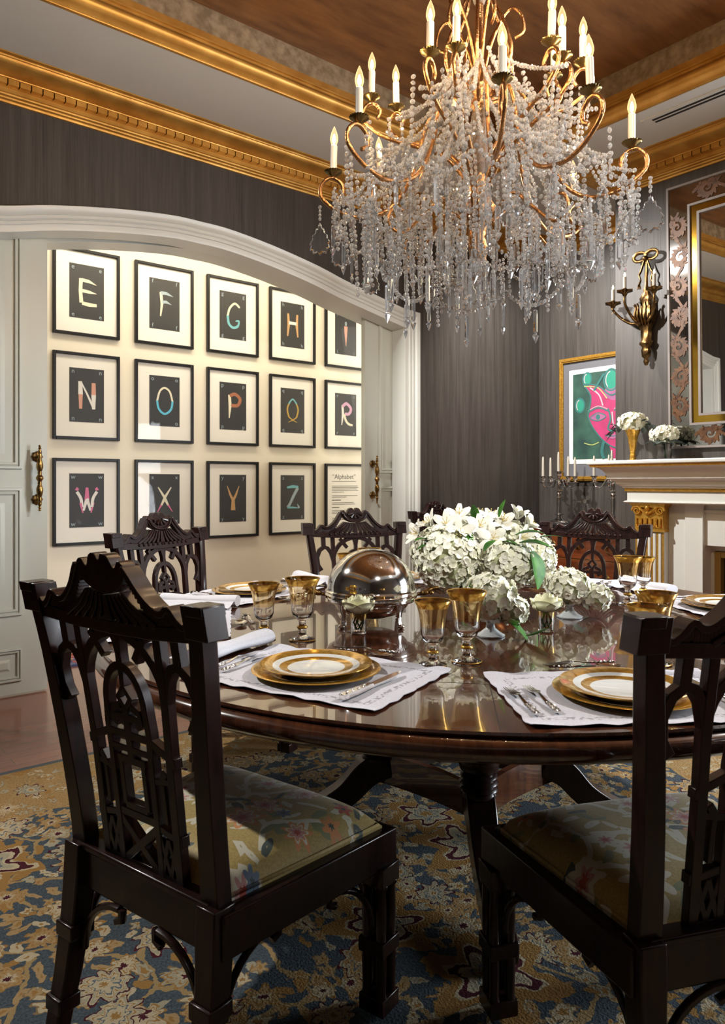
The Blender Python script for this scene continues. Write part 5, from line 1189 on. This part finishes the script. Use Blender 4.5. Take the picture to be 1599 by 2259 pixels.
# ================================================================ CHANDELIER
CHX, CHY = 1.883, 1.693
cd = thing('chandelier', 'large crystal chandelier with copper arms and lit candle lamps over the table', 'chandelier', (CHX, CHY, 0), math.radians(-38.95))   # local +x picture-right, +y away
rc = random.Random(21)
b = MB(); b.lathe([(0, 1.98), (.02, 1.985), (.035, 2.02), (.02, 2.06), (.03, 2.10), (.055, 2.13), (.06, 2.16), (.03, 2.20), (.018, 2.26), (.022, 2.50), (.05, 2.56), (.055, 2.60), (.02, 2.65), (.014, 2.8), (.014, 3.30), (.03, 3.36), (.012, 3.42), (.012, 3.62), (.07, 3.70), (.085, 3.765), (0, 3.768)], 20); b.build('stem', M['copper'], cd, 50)
b = MB(); b.lathe([(.016, 2.27), (.026, 2.29), (.028, 2.34), (.024, 2.40), (.026, 2.46), (.022, 2.5)], 12, mod=lambda a, z: 1+.08*math.cos(6*a)); b.build('crystal_shaft', M['crystal'], cd, 30)
b = MB(); b.lathe([(.016, 2.86), (.03, 2.9), (.034, 2.98), (.02, 3.06), (.03, 3.12), (.016, 3.2)], 12, mod=lambda a, z: 1+.08*math.cos(6*a)); b.build('crystal_shaft', M['crystal'], cd, 30)
LOWA = [(180, .50, 2.275), (218, .52, 2.30), (268, .505, 2.315), (296, .53, 2.30), (338, .49, 2.29), (35, .50, 2.29), (85, .5, 2.28), (135, .47, 2.40)]
UPA = [(176, .37, 2.545), (236, .35, 2.515), (250, .36, 2.50), (150, .32, 2.58), (300, .34, 2.545), (311, .33, 2.525), (345, .34, 2.60), (20, .30, 2.66), (100, .30, 2.62)]
def rev(a, pts): c_, s_ = math.cos(a), math.sin(a); return [(r*c_, r*s_, z) for r, z in pts]
CANDLE = None
def candle_mb(L): b = MB(); b.lathe([(0, .008), (.0115, .008), (.0115, L), (.009, L+.002), (0, L+.002)], 14); return b
protoc = None
def add_candle(pos, L, tilt):
    global protoc
    if protoc is None:
        b = candle_mb(L); cs = b.build('candle', M['candle'], cd, 50)
        b = MB(); b.lathe([(0, -.008), (.008, -.006), (.014, 0), (.026, .008), (.030, .014), (.028, .014), (.012, .004), (0, .002)], 40, mod=lambda a, z: 1+.07*math.cos(20*a)); b.build('drip_cup', M['blackgold'], cs, 60)
        b = MB(); b.lathe([(.0085, L+.001), (.0105, L+.008), (.0138, L+.020), (.0135, L+.030), (.010, L+.045), (.004, L+.060), (.0015, L+.066), (0, L+.067)], 14); b.build('lamp_bulb', M['bulb'], cs, 60)
        b = MB(); b.lathe([(0, L+.008), (.0045, L+.013), (.0060, L+.021), (.0042, L+.031), (.0012, L+.040), (0, L+.041)], 8); b.build('filament', M['glow'], cs, 60)
        protoc = cs; o = cs
    else: o = copy_tree(protoc, cd)
    o.location = pos; o.rotation_euler = (rc.uniform(-.03, .03)-.0, tilt, rc.uniform(0, 3)); return o
for k, (deg, r, z) in enumerate(LOWA+UPA):
    a = math.radians(deg); low = k < len(LOWA)
    if low: pts = [(.05, z+.26), (.11, z+.27), (.18, z+.17), (.22, z+.02), (.29, z-.10), (r-.12, z-.145), (r-.03, z-.13), (r+.035, z-.085), (r+.045, z-.045), (r+.022, z-.014), (r-.005, z-.012), (r-.03, z-.035), (r-.03, z-.065), (r-.008, z-.08)]
    else: pts = [(.04, z-.30), (.10, z-.22), (.17, z-.18), (r-.10, z-.15), (r-.03, z-.12), (r+.022, z-.075), (r+.03, z-.04), (r+.012, z-.014), (r-.012, z-.014), (r-.03, z-.04), (r-.02, z-.065)]
    path = rev(a, sm(pts, 6)); b = MB(); b.tube(path, .0068, 8); b.build('arm', M['copper'], cd, 60)
    add_candle((r*math.cos(a), r*math.sin(a), z), .098, rc.uniform(-.05, .01) if True else 0)
for k in range(6):                                       # scrolls of the upper basket
    a = k*PI/3+.3
    b = MB(); pts = sm([(.03, 2.52), (.09, 2.56), (.125, 2.66), (.09, 2.78), (.045, 2.88), (.06, 2.98), (.11, 2.98), (.12, 2.92), (.09, 2.90)], 6); b.tube(rev(a, pts), .0065, 8)
    pts = sm([(.02, 2.64), (.05, 2.74), (.10, 2.82), (.14, 2.80), (.15, 2.74), (.12, 2.72)], 6); b.tube(rev(a+.4, pts), .0055, 8)
    pts = sm([(.03, 2.95), (.05, 3.05), (.12, 3.12), (.17, 3.06), (.15, 3.0)], 6); b.tube(rev(a, pts), .0055, 8); b.build('scroll', M['copper'], cd, 60)
    b = MB(); pts = sm([(.05, 2.12), (.13, 2.18), (.2, 2.12), (.28, 2.05), (.33, 2.08), (.31, 2.13), (.27, 2.12)], 5); b.tube(rev(a, pts), .0055, 8); b.build('lower_scroll', M['copper'], cd, 60)
def bead(mb, p, r, d=None):                                # octagonal cut bead, flat side turned a little at random
    n = 8; q = rc.uniform(0, PI); tl = rc.uniform(-.5, .5); M_ = T(*p) @ RZ(q) @ RX(PI/2+tl*.4)
    V = []; 
    for rr, z in ((.52, -.40), (1, -.0), (.52, .40)):
        for i in range(n): a = 2*PI*i/n; V.append((r*rr*math.cos(a), r*rr*math.sin(a), r*z*1.35))
    F = [tuple(range(n-1, -1, -1)), tuple(2*n+i for i in range(n))]
    for l in range(2):
        for i in range(n): F.append((l*n+i, l*n+(i+1) % n, (l+1)*n+(i+1) % n, (l+1)*n+i))
    mb.add(V, F, M_)
def chain_pts(p, q, sag, sp=.0158):
    p, q = Vector(p), Vector(q); L = (q-p).length+sag*1.2; n = max(3, int(L/sp)); return [tuple(p.lerp(q, i/n)-Vector((0, 0, 4*sag*(i/n)*(1-i/n)))) for i in range(n+1)]
def chain(name, p, q, sag, r=.0078):
    b = MB()
    for x in chain_pts(p, q, sag, r*2.03): bead(b, x, r*rc.uniform(.92, 1.06))
    return b.build(name, M['crystal'], cd, 0)
def spear_mb(L=.10, w_=.0075):
    b = MB(); n = 6
    b.lathe([(w_*.55, 0), (w_*.95, -.004), (w_, -.012), (w_, -L*.66), (w_*.55, -L*.70), (w_*.62, -L*.73), (w_*1.45, -L*.77), (w_*.9, -L*.87), (0, -L)][::-1], n, SC(1, .62, 1)); return b
def plate_mb(h=.085, w_=.045):                             # scalloped pear-shaped drop
    pts = []
    for i in range(84):
        a = 2*PI*i/84; y = math.cos(a); x = math.sin(a)*(.62-.38*y)*(1 if y < .2 else 1-.25*(y-.2)); s_ = 1+.075*math.cos(a*14)
        pts.append((x*w_*s_, y*h*.5*s_-h*.5))
    b = MB(); k = len(pts); V = [(x*.86, d*.0045, (z+h*.5)*.86-h*.5) for d in (-1, 1) for x, z in pts]; V2 = [(x, 0, z) for x, z in pts]
    V = V[:k]+V2+V[k:]; b.add(V, [tuple(range(k-1, -1, -1)), tuple(2*k+i for i in range(k))]+[(l*k+i, l*k+(i+1) % k, (l+1)*k+(i+1) % k, (l+1)*k+i) for l in range(2) for i in range(k)]); return b
# strands that end in a spear: a few lengths, shared
strand = {}
def add_strand(n, pos, big=1):
    if n not in strand:
        b = MB()
        for i in range(n): bead(b, (0, 0, -.0155*i), .0076)
        s_ = b.build('bead_strand', M['crystal'], cd, 0); sp = spear_mb(.112, .0092).build('spear_drop', M['crystal2'], s_, 0, loc=(0, 0, -.0155*n+.005)); strand[n] = s_; o = s_
    else: o = copy_tree(strand[n], cd)
    o.location = pos; o.rotation_euler = (0, 0, rc.uniform(0, 6.28)); return o
cnt = 0
for r, zt, N, lens in ((.08, 2.20, 6, (6, 9)), (.16, 2.17, 12, (3, 6, 9)), (.24, 2.13, 17, (2, 6, 9)), (.32, 2.10, 20, (2, 3, 6)), (.40, 2.10, 22, (2, 3, 6)), (.48, 2.11, 23, (1, 2, 3, 6))):
    for i in range(N):
        a = 2*PI*(i+rc.uniform(-.3, .3))/N; rr = r+rc.uniform(-.03, .03); add_strand(rc.choice(lens), (rr*math.cos(a), rr*math.sin(a), zt+rc.uniform(-.09, .07)))
# cones of beads: shaft to upper arms, shaft to lower arms
for k in range(26):
    a = 2*PI*k/26+rc.uniform(-.08, .08); r1 = rc.uniform(.30, .40); chain('bead_swag', (.10*math.cos(a), .10*math.sin(a), 2.60+rc.uniform(-.08, .05)), (r1*math.cos(a+.15), r1*math.sin(a+.15), 2.36+rc.uniform(-.08, .06)), rc.uniform(.03, .08))
for k in range(36):
    a = 2*PI*k/36+rc.uniform(-.06, .06); r0 = rc.uniform(.16, .36); r1 = rc.uniform(.38, .53); chain('bead_swag', (r0*math.cos(a), r0*math.sin(a), 2.43-.55*(r0-.16)+rc.uniform(-.03, .03)), (r1*math.cos(a+.12), r1*math.sin(a+.12), 2.17+rc.uniform(-.05, .05)), rc.uniform(.02, .06))
N = 18
for k in range(N):
    a0, a1 = 2*PI*k/N, 2*PI*(k+1)/N
    chain('bead_swag', (.5*math.cos(a0), .5*math.sin(a0), 2.15), (.5*math.cos(a1), .5*math.sin(a1), 2.15), .06)
    chain('bead_swag', (.40*math.cos(a0+.1), .40*math.sin(a0+.1), 2.07), (.40*math.cos(a1+.1), .40*math.sin(a1+.1), 2.07), .06)
# strings falling from upper candle arms, like dense tassels
for (deg, r, z) in UPA+LOWA:
    a = math.radians(deg)
    for j in range(3):
        da = rc.uniform(-.16, .16); rr = r+rc.uniform(-.035, .03); chain('bead_drop', (rr*math.cos(a+da), rr*math.sin(a+da), z-.05-.02*j), ((rr-.01)*math.cos(a+da*1.3), (rr-.01)*math.sin(a+da*1.3), z-.05-.02*j-rc.uniform(.10, .22)), 0, .0088)
# bottom festoons with a long spear each
fest = [(-.30, -.22, -.10, -.30), (-.02, -.33, .17, -.30), (-.16, -.32, .0, -.34), (.17, -.30, .33, -.16), (-.34, -.05, -.30, -.22), (.33, -.16, .33, .1), (.33, .1, .15, .3), (.15, .3, -.15, .3), (-.15, .3, -.34, -.05)]
for x0_, y0_, x1_, y1_ in fest:
    chain('bead_swag', (x0_, y0_, 1.955), (x1_, y1_, 1.955), .075, .0085); xm, ym = (x0_+x1_)/2, (y0_+y1_)/2
    o = spear_mb(.125, .0098).build('long_spear', M['crystal2'], cd, 0, loc=(xm, ym, 1.862)); o.rotation_euler.z = rc.uniform(0, 3)
for deg, r, z, s_ in ((183, .545, 2.155, 1.25), (338, .545, 2.18, 1.35), (225, .54, 2.10, 1), (200, .50, 2.05, 1), (270, .50, 2.05, .9), (300, .54, 2.10, 1), (318, .52, 2.08, 1.1), (30, .54, 2.14, 1.2), (85, .54, 2.12, 1.2), (135, .52, 2.12, 1.2), (250, .36, 2.0, .9), (290, .36, 2.0, .9), (215, .38, 2.0, .9), (325, .38, 2.02, .9)):
    a = math.radians(deg); x, y = r*math.cos(a), r*math.sin(a)
    o = plate_mb(.085*s_, .042*s_).build('pear_drop', M['crystal3'], cd, 20, loc=(x, y, z-.055)); o.rotation_euler.z = rc.uniform(-.5, .5)
    b = MB()
    for i in range(4): bead(b, (x, y, z-.0135*i), .0072)
    b.build('bead_drop', M['crystal'], cd, 0)
for k in range(22):
    a = 2*PI*k/22+rc.uniform(-.1, .1); r = rc.uniform(.14, .46); x, y, z = r*math.cos(a), r*math.sin(a), rc.uniform(1.93, 2.0)+.10*(r > .36)
    o = spear_mb(.118, .0095).build('long_spear', M['crystal2'], cd, 0, loc=(x, y, z-.05)); o.rotation_euler.z = rc.uniform(0, 3)
    b = MB()
    for i in range(4): bead(b, (x, y, z-.0155*i), .0078)
    b.build('bead_drop', M['crystal'], cd, 0)
b = MB(); b.ball((0, 0, 1.955), .036, 12, 8); b.build('crystal_ball', M['crystal2'], cd, 0)
for k in range(7):
    a = k*.9; b = MB(); q = Vector((.2*math.cos(a)*1.2, .2*math.sin(a)*1.2, 2.22+.05*(k % 3)))
    for i in range(7): g = i*2*PI/7; b.ball(q+Vector((.018*math.cos(g)*math.cos(a+PI/2), .018*math.cos(g)*math.sin(a+PI/2), .018*math.sin(g))), .0085, 6, 5)
    b.ball(q, .009, 6, 5); b.build('crystal_rosette', M['crystal'], cd, 0)
# the dense inner curtain of beads behind the single strings
b = MB()
def cchain(p, q, sag, r=.0085):
    for x in chain_pts(p, q, sag, r*2.03): bead(b, x, r*rc.uniform(.9, 1.08))
for k in range(70):
    a = rc.uniform(0, 2*PI); r0 = rc.uniform(.05, .16); r1 = rc.uniform(.2, .40); z0 = rc.uniform(2.42, 2.66); cchain((r0*math.cos(a), r0*math.sin(a), z0), (r1*math.cos(a+rc.uniform(-.3, .3)), r1*math.sin(a), z0-rc.uniform(.16, .3)), rc.uniform(.01, .06))
for k in range(150):
    a = rc.uniform(0, 2*PI); r0 = .06+.43*math.sqrt(rc.random()); z0 = rc.uniform(2.16, 2.36)-.12*(r0/.5); L = rc.uniform(.10, .22); cchain((r0*math.cos(a), r0*math.sin(a), z0), (r0*math.cos(a)+.01, r0*math.sin(a), z0-L), 0)
o = b.build('bead_curtain', M['crystal'], cd, 0); o['kind'] = 'stuff'
bpy.context.view_layer.update()
